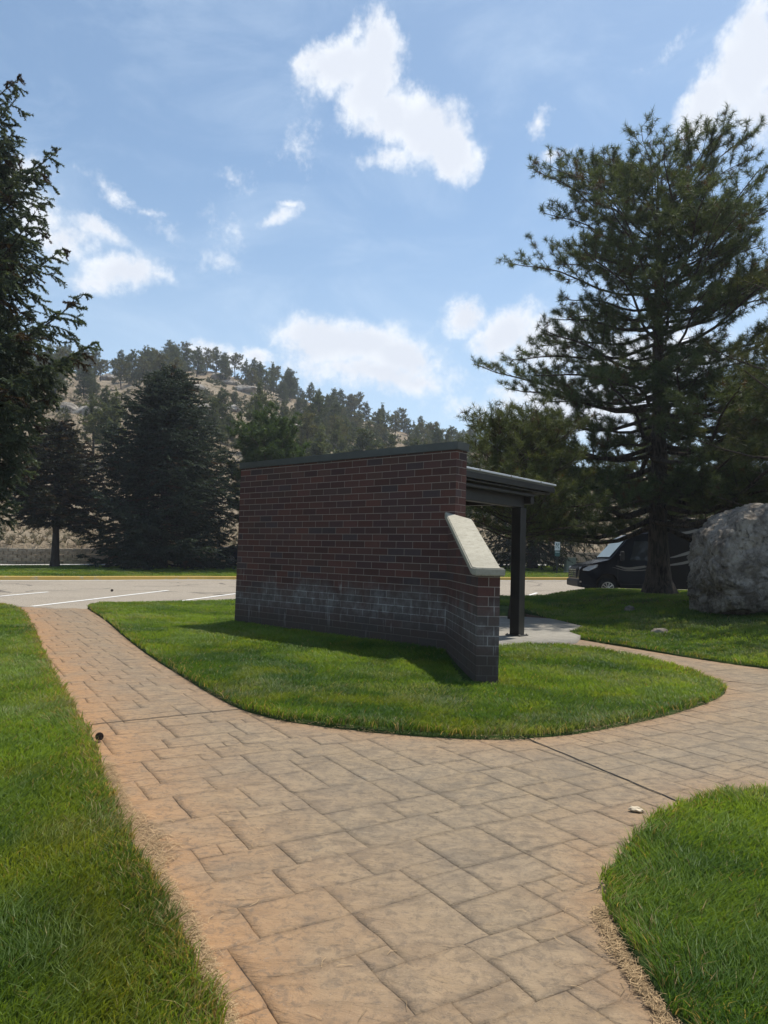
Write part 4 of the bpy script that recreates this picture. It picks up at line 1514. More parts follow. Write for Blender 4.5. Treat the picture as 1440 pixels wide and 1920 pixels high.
def near_trees():
    tot = {}
    zz = lambda x, y: float(zlawn(x, y))
    # tall pine right of the shelter
    x, y = 7.75, 20.0
    r_, n = pine('pine_tree', (x, y, zz(x, y) - .1), 12.3, .28, 1.9, prof([(0, 3.8), (2.5, 4.6), (4.4, 4.5), (6.2, 4.1), (7.5, 3.8), (9, 3.3), (10.4, 2.7), (11.3, 2.0), (12.3, .8)]), 21,
                'tall old pine with a straight thick dark trunk between the van and the boulder', nbr=150, zbias=1.0, nlen=.17, nwid=.0105, tuft_n=36, side_step=.205, twig_step=.070, up_top=36, up_low=-5, flare=1.75, irregular=.42,
                cols=((.050, .074, .030), (.098, .125, .050)))
    tot['main'] = n
    # smaller bright pine just behind the shelter post
    x, y = 2.86, 15.4
    r_, n = pine('pine_tree', (x, y, .02), 4.0, .085, 1.7, prof([(0, 1.0), (1.5, 1.2), (2.2, 1.55), (2.9, 1.3), (3.5, .75), (4.0, .35)]), 22,
                'small yellow-green pine standing directly behind the shelter roof', nbr=84, nlen=.15, nwid=.008, tuft_n=30, side_step=.18, twig_step=.09, up_top=52, up_low=8,
                cols=((.056, .074, .028), (.115, .135, .050)), irregular=.3, dead=.06)
    tot['small'] = n
    x, y = 10.6, 13.9
    r_, n = pine('pine_tree', (x, y, zz(x, y) - .1), 8.2, .22, 2.1, prof([(0, 3.4), (2.5, 3.8), (4.5, 3.7), (6.2, 2.6), (8.2, .6)]), 23,
                'yellow-green pine behind the boulder at the right edge', nbr=90, nlen=.17, nwid=.010, tuft_n=30, side_step=.28, twig_step=.10, up_top=50, up_low=4,
                cols=((.048, .058, .020), (.092, .100, .036)))
    tot['right'] = n
    x, y = -8.6, 13.0
    r_, n = spruce('spruce_tree', (x, y, zz(x, y) - .05), 11.0, .26, 1.9, prof([(0, 1.5), (1.6, 1.7), (3, 1.95), (4.6, 2.5), (5.8, 2.1), (7, 1.75), (8.4, 1.4), (9.3, .6), (10, .3), (11.0, .1)]), 31,
                  'very tall blue-green spruce with drooping twigs cut off by the left edge', nbr=200, per=38, nlen=.048, nwid=.016, twig=.16, side_step=.12, hang=1.0, dens=1.7,
                  cols=((.045, .066, .046), (.105, .138, .096)), extra=[(7.7, .05, 2.3), (7.1, -.15, 2.2), (4.9, -.1, 3.15), (4.4, .15, 3.0), (5.9, .0, 2.55), (6.2, -.3, 2.5), (8.8, -.1, 1.6), (9.4, .1, 1.35), (3.6, -.4, 2.5)], upc=.30, dead=.09)
    tot['spruceL'] = n
    # across the road
    zs = lambda x, y: float(zstrip(x, y))
    x, y = -10.8, 35.0
    r_, n = spruce('spruce_tree', (x, y, zs(x, y) - .05), 9.9, .24, .25, prof([(0, 3.3), (1, 3.6), (3, 3.7), (5, 3.0), (6.4, 2.4), (8.2, 1.5), (9.9, .15)]), 32,
                  'broad dark spruce with branches to the ground left of the brick wall', nbr=240, per=22, nlen=.085, nwid=.034, twig=.30, side_step=.22, hang=.45, dens=1.3,
                  cols=((.018, .032, .024), (.046, .066, .050)), upc=.2)
    tot['spruceB'] = n
    x, y = -14.9, 32.6
    r_, n = spruce('spruce_tree', (x, y, zs(x, y) - .05), 6.7, .17, 2.0, prof([(0, 1.6), (2, 1.9), (3.5, 2.1), (5, 1.4), (6.7, .3)]), 33,
                  'thin half-bare spruce with a bare lower trunk on the far grass', nbr=120, per=30, nlen=.08, nwid=.034, twig=.24, side_step=.22, hang=.3, dens=1.3,
                  cols=((.020, .026, .018), (.040, .044, .030)), lean=(-.03, 0), dead=.3, droop=.1)
    x, y = -6.1, 37.0
    r_, n = pine('pine_tree', (x, y, zs(x, y) - .05), 7.0, .18, 1.5, prof([(0, 1.6), (3, 2.2), (4.6, 2.1), (6.0, 1.4), (7.0, .6)]), 34,
                'rounded bright green pine showing just above the left half of the brick wall', nbr=80, nlen=.22, nwid=.03, tuft_n=26, side_step=.24, twig_step=.13, up_top=58, up_low=10,
                cols=((.034, .062, .020), (.070, .112, .036)), dead=.0, fill=1.5)
    x, y = 9.1, 43.5
    r_, n = spruce('spruce_tree', (x, y, zs(x, y) - .05), 9.0, .27, .9, prof([(0, 3.0), (1.2, 3.9), (3, 3.7), (5, 2.9), (7, 1.6), (9.0, .2)]), 35,
                  'dark spruce with hanging lower branches on the grass beyond the shelter post', nbr=170, per=20, nlen=.085, nwid=.034, twig=.30, side_step=.36, hang=.9,
                  cols=((.014, .022, .015), (.032, .042, .028)), upc=.1, droop=.3)
    for j, (x, y, h, lab, cc) in enumerate(((16.5, 42.0, 8.6, 'bushy pine on the far grass seen through branches beyond the van', ((.032, .042, .018), (.062, .072, .030))),
                                            (23.5, 45.5, 9.5, 'pine at the far right beyond the boulder and the big trunk', ((.034, .044, .018), (.066, .076, .030))))):
        pine('pine_tree', (x, y, zs(x, y) - .05), h, .2, 1.2, prof([(0, 3.2), (2.5, 3.8), (5, 3.2), (7, 2.0), (h, .5)]), 40 + j, lab, nbr=90, nlen=.24, nwid=.032, tuft_n=20, side_step=.32, twig_step=.16,
             cols=cc, fill=1.3)
    print('tufts', tot)


# ------------------------------------------------------------------ hill
def hill_tree_mesh(kind, seed):
    """small trunk and crown meshes for pines on the hill, height about 1 unit = 1 m scaled later"""
    rng = np.random.default_rng(seed)
    tb, nb = MB(), MB()
    H = 6.0
    c0, c1 = [((.056, .072, .031), (.128, .146, .060)), ((.050, .070, .034), (.108, .128, .060)), ((.073, .080, .034), (.155, .150, .064)), ((.043, .060, .029), (.092, .112, .052))][kind % 4]
    c0, c1 = np.array(c0), np.array(c1)
    lx, ly = rng.normal(0, .05, 2)
    tz = np.linspace(0, 1, 8)
    TP = np.column_stack([lx * tz * H + .1 * np.sin(tz * 6 + seed), ly * tz * H, tz * H])
    V, F = tube(TP, .11 * (1 - tz) ** .8 + .015, 6); tb.add(V, F)
    Cs, Ds, Ks = [], [], []
    low = [1.6, .6, 2.4, .3][kind % 4]
    wide = [1.8, 1.75, 1.7, 1.9][kind % 4]
    nb_ = [26, 34, 20, 40][kind % 4]
    for i in range(nb_):
        f = (i + rng.random()) / nb_
        z = low + (H - low) * f
        pr_ = [math.sin(min(1, f * 1.15 + .18) * math.pi) ** .6, (1 - f) ** .75 * 1.2 + .1, math.sin(min(1, f + .1) * math.pi) ** .5, (1 - f) ** .6 * 1.1 + .15][kind % 4]
        rad = wide * pr_ * rng.uniform(.55, 1.25)
        az = i * 2.4 + rng.normal(0, .4)
        t0 = np.array([np.interp(z, TP[:, 2], TP[:, 0]), 0, z])
        el = rng.uniform(0, .7)
        d = np.array([math.cos(az) * math.cos(el), math.sin(az) * math.cos(el), math.sin(el)])
        P = np.array([t0, t0 + d * rad * .5 + (0, 0, -.05), t0 + d * rad])
        V, F = tube(P, [.035, .02, .01], 3); tb.add(V, F)
        n = max(4, int(rad * 11))
        for _ in range(n):
            q = rng.uniform(.3, 1.05)
            c_ = t0 + d * rad * q + rng.normal(0, .17, 3)
            Cs.append(c_); Ds.append(norm(d + rng.normal(0, .5, 3) + (0, 0, .4)))
            t = rng.random(); Ks.append(c0 * (1 - t) + c1 * t)
    Cs, Ds, Ks = np.array(Cs), np.array(Ds), np.array(Ks)
    needles(nb, Cs, norm(Ds), 16, .34, .075, Ks, rng, .7, .15)
    return tb, nb


def hill():
    rng = np.random.default_rng(77)
    protos = []
    for k_ in range(8):
        tb, nb = hill_tree_mesh(k_, 100 + k_)
        t = tb.build('trunk', M['dark_bark'], None, smooth=True)
        c = nb.build('crown', M['needle'], None)
        protos.append((t, c))
    used = set()

    SHAPE = ['round', 'bushy', 'bare-stemmed', 'conical']

    def where(az):
        if az < -21.5: return 'beside the tall left spruce'
        if az < -16: return 'over the broad dark spruce'
        if az < -11: return "over the wall's left corner"
        if az < -5: return "over the wall's left half"
        if az < 0: return "over the wall's middle"
        if az < 5.5: return "over the wall's right half"
        return 'behind the shelter roof'

    def put(k_, x, y, h, lab, grp, dz=.15):
        zz = float(zhill(x, y)[0]) - dz
        e = empty('pine_tree', (x, y, zz), rng.uniform(0, 6.28))
        e.scale = (h / 6 * rng.uniform(.85, 1.15), h / 6 * rng.uniform(.85, 1.15), h / 6)
        if lab is None:
            a_ = math.degrees(math.atan2(x, y)); rr_ = math.hypot(x, y)
            size = 'tall' if h > 6.2 else ('small' if h < 4.9 else 'middling')
            if grp == 'pines along the ridge':
                lab = f'{size} {SHAPE[k_ % 4]} pine on the skyline ridge {where(a_)}'
            else:
                band = 'low on the hill' if rr_ < 105 else ('halfway up the hill' if rr_ < 140 else 'high on the hill')
                lab = f'{size} {SHAPE[k_ % 4]} pine {band} {where(a_)}'
        tagp(e, lab, 'pine tree', grp)
        for o in protos[k_]:
            if k_ not in used:
                q = o
            else:
                q = o.copy(); COL.objects.link(q)
            q.parent = e
        used.add(k_)
    n = 0
    # skyline trees
    az = -31.0
    while az < 9.2:
        r = R_RIDGE - rng.uniform(1, 9)
        a = R(az)
        put(int(rng.choice([0, 2, 4, 6, 1, 3])), r * math.sin(a), r * math.cos(a), rng.uniform(2.6, 6.8) * (1 if az < -8 else .92),
            None, 'pines along the ridge')
        n += 1
        az += rng.uniform(.3, 1.0) if az < -6 else rng.uniform(.28, .95)
    # slope trees, thick to the right, open to the left
    tries = 0
    cnt = 0
    pts = []
    while cnt < 240 and tries < 12000:
        tries += 1
        az = rng.uniform(-31, 14)
        r = rng.uniform(62, 172)
        t = (r - 55) / 120
        dens = .70 + .35 * S((az + 13) / 8)
        dens *= (.35 + .9 * t) if az < -9 else (.30 + .85 * t)
        cl = fbm(az * .35 + 3, r * .045, 55, 3)
        dens *= np.clip((cl - .38) * 5, 0.05, 1.3)
        if rng.random() > dens: continue
        x, y = r * math.sin(R(az)), r * math.cos(R(az))
        if any((x - p[0]) ** 2 + (y - p[1]) ** 2 < 2.2 ** 2 for p in pts): continue
        pts.append((x, y))
        if az < -13:
            lab, grp = None, 'pines on the open hillside'
        else:
            lab, grp = None, 'pines in the thick stand'
        put(int(rng.integers(8)), x, y, rng.uniform(2.6, 6.9), lab, grp)
        cnt += 1
    # a few low trees at the foot seen above the brick wall
    put(3, -6.6, 68, 4.6, 'small lone conical pine on bare ground low on the hill above the wall', None)
    print('hill trees', n + cnt)
    # low scrub and saplings that read as one mass
    n2 = 5200
    az = rng.uniform(-33, 20, n2); r = 60 + 116 * rng.random(n2) ** .8
    cl = fbm(az * .45 + 9, r * .05, 15, 4)
    kp = rng.random(n2) < np.clip((cl - .48) * 6, .03, 1) * (.5 + .5 * S((az + 14) / 8))
    az, r = az[kp], r[kp]
    x = r * np.sin(np.radians(az)); y = r * np.cos(np.radians(az))
    z = zhill(x, y)[0]
    hh = rng.uniform(.3, 1.5, len(x))
    reps = 9
    C = np.repeat(np.stack([x, y, z], 1), reps, 0)
    H2 = np.repeat(hh, reps)
    C = C + rng.normal(0, 1, C.shape) * np.stack([H2 * .32, H2 * .32, H2 * .0], 1)
    C[:, 2] += H2 * rng.random(len(H2)) * .8
    t = np.repeat(rng.random((len(x), 1)), reps, 0)
    colr = np.array([.040, .050, .024]) * (1 - t) + np.array([.10, .10, .05]) * t
    b_ = MB()
    needles(b_, C, np.tile([0, 0, 1.0], (len(C), 1)), 12, .42, .13, colr, rng, .8, .1)
    tagp(b_.build('scrub', M['needle']), 'low dark scrub and saplings spread over the wooded hillside', 'scrub', kind='stuff')
    # pale outcrops
    for j in range(26):
        az = rng.uniform(-30, 4) if j > 5 else (-14.5 + j * 1.0)
        r = rng.uniform(85, 165)
        x, y = r * math.sin(R(az)), r * math.cos(R(az))
        bm = bmesh.new()
        bmesh.ops.create_icosphere(bm, subdivisions=3, radius=1)
        sc = np.array([rng.uniform(1.0, 3.4), rng.uniform(1, 2.2), rng.uniform(.6, 1.5)])
        for v in bm.verts:
            p = v.co.copy()
            d = 1 + .35 * mnoise.noise(p * 1.3 + Vector((j, 0, 0))) + .16 * mnoise.noise(p * 4 + Vector((0, j, 0)))
            v.co = Vector((p.x * sc[0] * d, p.y * sc[1] * d, round(p.z * 3) / 3 * sc[2] * .5 + p.z * sc[2] * .5 * d))
        o = from_bm('rock_outcrop', bm, M['outcrop'])
        o.location = (x, y, float(zhill(x, y)[0]) - .1)
        o.rotation_euler = (0, 0, rng.uniform(0, 6))
        tagp(o, f"{'wide' if sc[0] > 2.2 else 'small'} pale rock {'low' if r < 112 else ('midway' if r < 138 else 'high')} on the hill {where(az)}", 'rock', 'rock outcrops on the hillside')
    # dry bunch grass
    n = 26000
    az = rng.uniform(-33, 34, n)
    r = 36 + 100 * rng.random(n) ** 1.6
    x = r * np.sin(np.radians(az)); y = r * np.cos(np.radians(az))
    ok = (y - np.interp(x, wx, wy)) > 1.4
    x, y, r = x[ok], y[ok], r[ok]; m_ = len(x)
    z = zhill(x, y)[0]
    C = np.stack([x, y, z], 1)
    D = np.tile([0, 0, 1.0], (m_, 1))
    t = rng.random((m_, 1))
    col = np.array([.30, .235, .15]) * (1 - t) + np.array([.16, .15, .085]) * t
    b_ = MB()
    needles(b_, C, D, 9, .38, .05, col, rng, .55, .0)
    tagp(b_.build('dry_grass', M['litter']), 'dry tan bunch grass and scrub on the hillside', 'grass', kind='stuff')


# ------------------------------------------------------------------ boulder and small stones
def boulder():
    x, y = 7.95, 14.6
    z0 = float(zlawn(x, y))
    bm = bmesh.new()
    bmesh.ops.create_icosphere(bm, subdivisions=7, radius=1)
    prng = random.Random(9)
    planes = []
    for i in range(17):
        a_ = prng.uniform(0, 6.283); e_ = prng.uniform(-.35, .75)
        pn = Vector((math.cos(a_) * math.cos(e_), math.sin(a_) * math.cos(e_), math.sin(e_)))
        planes.append((pn, 1.35 * abs(pn.x) + .90 * abs(pn.y) + .62 * abs(pn.z) + prng.uniform(-.12, .25)))
    for v in bm.verts:
        p = v.co.copy()
        n = p.normalized()
        e = 1.0 / ((abs(n.x) ** 2.5 + abs(n.y) ** 2.4 + abs(n.z) ** 2.7) ** (1 / 2.5))
        q = Vector((n.x * 2.0 * e, n.y * 1.25 * e, n.z * 1.20 * e))
        h = min(1, max(0, (q.z + 1.2) / 2.4))
        if n.x < 0:
            q.x *= 1.16 - .60 * h
        if h < .33 and n.y < .3:
            q.y += .42 * (1 - h / .33) * S(np.float64((n.x + .55) / .4))
        q += n * (.34 * mnoise.noise(q * .75 + Vector((3, 1, 2))) + .24 * mnoise.noise(q * 1.6 + Vector((1, 5, 2))))
        for pn, pd in planes:
            e_ = q.dot(pn) - pd
            if e_ > 0: q -= pn * e_ * .97
        rg = 1 - abs(mnoise.noise(q * 2.2 + Vector((0, 4, 1)))) * 2
        rg2 = 1 - abs(mnoise.noise(q * 5.2 + Vector((9, 4, 1)))) * 2
        v1 = mnoise.voronoi(q * 1.5 + Vector((5, 2, 8)))[0]
        crack = -.045 * max(0, .06 - (v1[1] - v1[0])) / .06
        pit = mnoise.noise(q * 9)
        q += n * (-.05 * max(0, rg - .55) - .045 * max(0, rg2 - .55) + crack + .08 * mnoise.noise(q * 3.4) - .05 * max(0, pit - .15) + .028 * mnoise.noise(q * 19) + .014 * mnoise.noise(q * 40))
        v.co = q
    o = from_bm('boulder', bm, M['boulder'], None, True)
    o.location = (x, y, z0 + .86)
    o.rotation_euler = (0, R(-2), R(8))
    tagp(o, 'huge rough grey limestone boulder on the shaded lawn at the right', 'boulder')
    rng = np.random.default_rng(2)
    for (sx, sy, sz, px_, py_, lab) in ((.16, .10, .06, 5.05, 13.0, 'pale flat stone half sunk in the shaded lawn left of the boulder'),
                                        (.12, .10, .08, 5.6, 16.2, 'small pale rock at the left foot of the boulder')):
        bm = bmesh.new(); bmesh.ops.create_icosphere(bm, subdivisions=3, radius=1)
        for v in bm.verts:
            d = 1 + .35 * mnoise.noise(v.co * 1.5 + Vector((px_, 0, 0)))
            v.co = Vector((v.co.x * sx * d, v.co.y * sy * d, v.co.z * sz * d))
        o = from_bm('rock', bm, M['boulder'], None, True)
        o.location = (px_, py_, float(zlawn(px_, py_)) + sz * .4)
        tagp(o, lab, 'rock')
    # flat stone chip on the path by the right lawn
    bm = bmesh.new(); bmesh.ops.create_icosphere(bm, subdivisions=3, radius=1)
    for v in bm.verts:
        d = 1 + .45 * mnoise.noise(v.co * 1.7 + Vector((4, 4, 0)))
        v.co = Vector((v.co.x * .036 * d, v.co.y * .020 * d, v.co.z * .013 * d))
    o = from_bm('stone_chip', bm, M['chip'], None, False)
    o.location = (1.375, 3.85, .013); o.rotation_euler = (0, R(6), R(-12))
    tagp(o, 'small pale tan stone chip on the path beside the right lawn corner', 'stone')


def pine_cones():
    def cone(loc, s, rot, lab):
        rng = np.random.default_rng(int(loc[1] * 100))
        bm = bmesh.new()
        n = 62
        for i in range(n):
            f = i / n
            h = (f - .5) * 1.5
            rad = .42 * math.sin(min(1, .15 + f * .95) * math.pi) ** .7 + .06
            a = i * 2.39996
            c_ = Vector((math.cos(a) * rad, math.sin(a) * rad, h))
            out = Vector((math.cos(a), math.sin(a), .35)).normalized()
            sd = Vector((-math.sin(a), math.cos(a), 0))
            up = out.cross(sd)
            w_, l_ = .15, .30
            p = [c_ - out * .2 - sd * w_ * .4, c_ - out * .2 + sd * w_ * .4, c_ + out * l_ * .5 + sd * w_, c_ + out * l_ + up * .03, c_ + out * l_ * .5 - sd * w_]
            tp = [bm.verts.new(q + up * .025) for q in p]; bt = [bm.verts.new(q - up * .03) for q in p]
            bm.faces.new(tp); bm.faces.new(bt[::-1])
            for q in range(5):
                bm.faces.new((tp[q], bt[q], bt[(q + 1) % 5], tp[(q + 1) % 5]))
        bmesh.ops.scale(bm, vec=(s, s, s), verts=bm.verts)
        o = from_bm('pine_cone', bm, M['cone'])
        o.location = loc; o.rotation_euler = rot
        tagp(o, lab, 'pine cone')
    cone((-1.87, 4.90, .034), .038, (R(82), R(10), R(25)), 'open brown pine cone on the path edge beside the left lawn')
    cone((-7.95, 21.19, float(zroad(-7.95, 21.19)) + .035), .052, (R(80), 0, R(70)), 'small dark pine cone lying out on the parking lot asphalt')


# ------------------------------------------------------------------ van, car, sign, rail
def wheel(parent, x, y, z, r, side, w_=.24):
    bm = bmesh.new()
    bmesh.ops.create_cone(bm, cap_ends=True, segments=36, radius1=r, radius2=r, depth=w_)
    bmesh.ops.bevel(bm, geom=[e for e in bm.edges if e.calc_length() < 2 * math.pi * r / 36 * 1.2 and abs(e.verts[0].co.z - e.verts[1].co.z) < 1e-5], offset=.04, segments=3, affect='EDGES')
    bmesh.ops.rotate(bm, cent=(0, 0, 0), matrix=Matrix.Rotation(R(90), 3, 'X'), verts=bm.verts)
    bmesh.ops.translate(bm, vec=(x, y, z), verts=bm.verts)
    t = from_bm('wheel', bm, M['rubber'], parent, True)
    bm = bmesh.new()
    yo = y + side * (w_ / 2 + .004)
    def ring(r0, r1, d0, d1, n=36):
        a = [bm.verts.new((x + r0 * math.cos(2 * math.pi * i / n), yo + side * d0, z + r0 * math.sin(2 * math.pi * i / n))) for i in range(n)]
        b_ = [bm.verts.new((x + r1 * math.cos(2 * math.pi * i / n), yo + side * d1, z + r1 * math.sin(2 * math.pi * i / n))) for i in range(n)]
        for i in range(n):
            bm.faces.new((a[i], a[(i + 1) % n], b_[(i + 1) % n], b_[i]))
    R0 = r * .66
    ring(R0, R0 * .9, .01, .012); ring(R0 * .9, R0 * .85, .012, -.03); ring(R0 * .34, R0 * .001, .02, .035)
    for q in range(10):
        a = 2 * math.pi * q / 10
        da = .13
        p = []
        for rr_, aa, dd in ((R0 * .28, a - da * 1.6, .02), (R0 * .28, a + da * 1.6, .02), (R0 * .88, a + da, -.002), (R0 * .88, a - da, -.002)):
            p.append(bm.verts.new((x + rr_ * math.cos(aa), yo + side * dd, z + rr_ * math.sin(aa))))
        bm.faces.new(p)
    from_bm('rim', bm, M['alloy'], t)
    bm = bmesh.new()
    bmesh.ops.create_circle(bm, cap_ends=True, segments=30, radius=R0 * .84)
    bmesh.ops.rotate(bm, cent=(0, 0, 0), matrix=Matrix.Rotation(R(90), 3, 'X'), verts=bm.verts)
    bmesh.ops.translate(bm, vec=(x, yo - side * .003 + side * .002, z), verts=bm.verts)
    from_bm('brake_disc', bm, M['plastic'], t)


def van():
    vx, vy = 7.15, 25.9
    root = empty('camper_van', (vx, vy, float(zroad(8.5, 25.5)) - .02), R(-1.5))
    tagp(root, 'black camper van parked nose left behind the big pine trunk', 'van')
    W = 2.0
    # x back from the nose, y 0 = near side .. W far side
    def shr(v):
        k_ = .5 - .5 * math.cos(min(1, max(0, (v.z - 1.1) / 1.3)) * math.pi)
        ins = .13 * k_
        if v.x < .45: ins += .16 * (1 - v.x / .45) ** 2
        return ins if v.y < W / 2 else W - ins
    cab = [(.10, .34), (.02, .50), (.0, .72), (.02, .98), (.10, 1.10), (.35, 1.20), (.98, 1.36), (1.10, 1.42), (1.62, 2.02), (1.80, 2.22), (2.05, 2.34), (2.75, 2.42), (2.75, .36), (1.45, .36), (1.40, .62), (1.22, .82), (1.0, .86), (.80, .80), (.62, .62), (.58, .36)]
    prism('cab_body', cab, 0, W, M['van_paint'], root, .035, shrink=shr)
    house = [(2.70, .38), (2.70, 2.55), (2.95, 2.82), (3.6, 2.95), (7.3, 2.92), (7.45, 2.7), (7.45, .42)]
    prism('coach_body', house, -.07, W + .07, M['van_body'], root, .05)
    # windscreen and side glass
    def pane(name, P, mat, th=.012, par=root):
        bm = bmesh.new()
        P = [Vector(p) for p in P]
        n = (P[1] - P[0]).cross(P[2] - P[0]).normalized() * th
        a = [bm.verts.new(p) for p in P]; c = [bm.verts.new(p + n) for p in P]
        bm.faces.new(a[::-1]); bm.faces.new(c)
        for i in range(len(a)):
            bm.faces.new((a[i], a[(i + 1) % len(a)], c[(i + 1) % len(a)], c[i]))
        return from_bm(name, bm, mat, par)
    off = Vector((-.028, 0, .024))
    ws = [Vector((1.13, .17, 1.45)) + off, Vector((1.13, W - .17, 1.45)) + off, Vector((1.76, W - .25, 2.17)) + off, Vector((1.76, .25, 2.17)) + off]
    pane('windscreen', [ws[0], ws[3], ws[2], ws[1]], M['screen'], .01)
    for s_ in (0, 1):
        yy = (lambda d: d) if s_ == 0 else (lambda d: W - d)
        P = [(1.42, yy(.055), 1.38), (2.58, yy(.050), 1.38), (2.58, yy(.118), 2.08), (1.98, yy(.118), 2.08)]
        P = P if s_ == 0 else P[::-1]
        pane('side_window', P, M['glass'], .012)
    # door seam, handle, stripe swooshes on the near side
    bm = bmesh.new()
    for (x0, z0, x1, z1) in ((1.36, .55, 1.36, 1.36), (2.64, .50, 2.64, 2.1), (1.36, .52, 2.64, .50)):
        bm_box(bm, ((x0 + x1) / 2, -.004, (z0 + z1) / 2), (max(.014, abs(x1 - x0)), .012, max(.014, abs(z1 - z0))))
    from_bm('door_seam', bm, M['plastic'], root)
    boxobj('door_handle', (2.42, -.02, 1.20), (.18, .04, .035), M['van_paint'], root, 0, .01)
    def swoosh(name, pts, wd, mat, y_):
        P = np.array(pts); t = np.linspace(0, 1, 24)
        tt = np.linspace(0, 1, len(P))
        x_ = np.interp(t, tt, P[:, 0]); z_ = np.interp(t, tt, P[:, 1])
        z_ = np.convolve(np.pad(z_, 2, 'edge'), np.ones(5) / 5, 'valid')
        w2 = wd * np.sin(np.pi * np.clip(t * .9 + .05, 0, 1)) ** .8
        V = np.concatenate([np.stack([x_, 0 * x_ + y_, z_ + w2 / 2], 1), np.stack([x_, 0 * x_ + y_, z_ - w2 / 2], 1)])
        k_ = np.arange(23)
        b_ = MB(); b_.add(V, np.stack([k_ + 24, k_ + 25, k_ + 1, k_], 1))
        V2 = V.copy(); V2[:, 1] += .008
        b_.add(V2, np.stack([k_, k_ + 1, k_ + 25, k_ + 24], 1))
        b_.build(name, mat, root)
    swoosh('stripe', [(1.28, 1.17), (1.7, 1.06), (2.2, 1.14), (2.66, 1.24)], .09, M['silver'], -.012)
    swoosh('stripe', [(1.15, 1.12), (1.6, 1.00), (2.2, 1.02), (2.66, 1.10)], .035, M['silver'], -.012)
    swoosh('stripe', [(3.2, 1.5), (4.0, 1.75), (4.6, 2.3), (5.2, 2.55)], .14, M['silver'], -.078)
    swoosh('stripe', [(2.9, 1.2), (3.8, 1.35), (4.8, 1.75), (6.0, 2.0)], .11, M['silver'], -.078)
    swoosh('stripe', [(3.0, 2.45), (3.7, 2.40), (4.4, 2.6), (5.3, 2.7)], .10, M['silver'], -.078)
    # grille
    g = boxobj('grille', (.006, W / 2, .86), (.05, 1.05, .36), M['plastic'], root, 0, .02)
    for z_ in (.74, .82, .90, .98):
        boxobj('grille_bar', (-.026, W / 2, z_), (.02, 1.0, .022), M['chrome'], g, 0, .004)
    bm = bmesh.new()
    n = 28
    for i in range(n):
        a = 2 * math.pi * i / n
        bm_box(bm, (-.046, W / 2 + .13 * math.cos(a), .86 + .13 * math.sin(a)), (.018, .034, .034))
    for q in range(3):
        a = math.pi / 2 + q * 2 * math.pi / 3
        vs = [bm.verts.new((-.052 if s else -.040, W / 2 + r_ * math.cos(a + d), .86 + r_ * math.sin(a + d))) for s in (0, 1) for (r_, d) in ((.012, -1.2), (.125, 0), (.012, 1.2))]
        bm.faces.new(vs[:3]); bm.faces.new(vs[3:][::-1])
        for i in range(3): bm.faces.new((vs[i], vs[(i + 1) % 3], vs[(i + 1) % 3 + 3], vs[i + 3]))
    from_bm('emblem', bm, M['chrome'], g)
    # bumper
    bm = bmesh.new(); bm_box(bm, (.05, W / 2, .50), (.20, W - .26, .26), 0, .05); from_bm('bumper', bm, M['plastic'], root)
    # headlights wrap the corner
    for s_ in (0, 1):
        yy = (lambda d: d) if s_ == 0 else (lambda d: W - d)
        P = [(.045, yy(.21), .96), (.045, yy(.21), 1.08), (.30, yy(.035), 1.15), (.62, yy(-.012), 1.19), (.58, yy(-.012), 1.08), (.32, yy(.03), .95)]
        bm = bmesh.new()
        o_ = -.025
        a = [bm.verts.new((p[0] - .02, p[1] + (o_ if s_ == 0 else -o_), p[2])) for p in P]
        c = [bm.verts.new((p[0] + .05, p[1] + (.06 if s_ == 0 else -.06), p[2])) for p in P]
        bm.faces.new(a); bm.faces.new(c[::-1])
        for i in range(6): bm.faces.new((a[i], c[i], c[(i + 1) % 6], a[(i + 1) % 6]))
        hl = from_bm('headlight', bm, M['lamp'], root)
        Pm = np.mean(P, 0)
        bm = bmesh.new(); bm_box(bm, (Pm[0] + .0, yy(.02) if s_ == 0 else yy(.02), 1.065), (.16, .03, .05), 0, .01)
        boxobj('fog_light', (.06, yy(.17), .55), (.07, .10, .06), M['alloy'], root, 0, .01)
        bm.free()
        # mirror
        bm = bmesh.new(); bm_box(bm, (1.45, yy(-.20), 1.52), (.12, .20, .34), 0, .04); bm_box(bm, (1.48, yy(-.06), 1.38), (.06, .14, .06), 0, .01)
        mr = from_bm('mirror', bm, M['plastic'], root)
        boxobj('mirror_trim', (1.38, yy(-.20), 1.56), (.012, .15, .05), M['silver'], mr, 0, .002)
    boxobj('wheel_well', (1.0, W / 2, .60), (.90, W - .36, .5), M['plastic'], root, 0, .01)
    # wheels
    for x_ in (1.0, 5.9):
        wheel(root, x_, .12, .345, .345, -1)
        wheel(root, x_, W - .12, .345, .345, 1)


def dark_car():
    x, y = -8.85, 38.2
    z = float(zstrip(x, y)) + .03
    root = empty('dark_car', (x, y, z), R(-8))
    tagp(root, 'dark navy car mostly hidden between the broad spruce and the brick wall', 'car')
    body = [(0, .35), (-.02, .75), (.12, .92), (1.0, 1.02), (1.55, 1.45), (2.9, 1.5), (3.7, 1.08), (4.2, .98), (4.25, .4)]
    prism('body', body, 0, 1.75, plain('navy_paint', (.010, .014, .035), .2, .6), root, .05)
    prism('side_window', [(1.12, 1.02), (1.6, 1.38), (2.85, 1.42), (3.4, 1.08)], -.012, -.002, M['glass'], root)
    prism('windscreen', [(.99, 1.03), (1.0, 1.06), (1.53, 1.47), (1.56, 1.44)], .15, 1.6, M['screen'], root)
    for x_ in (.8, 3.4):
        wheel(root, x_, .08, .31, .31, -1, .2); wheel(root, x_, 1.67, .31, .31, 1, .2)
    boxobj('headlight', (-.02, .25, .74), (.06, .35, .12), M['lamp'], root, 0, .02)
    boxobj('headlight', (-.02, 1.5, .74), (.06, .35, .12), M['lamp'], root, 0, .02)


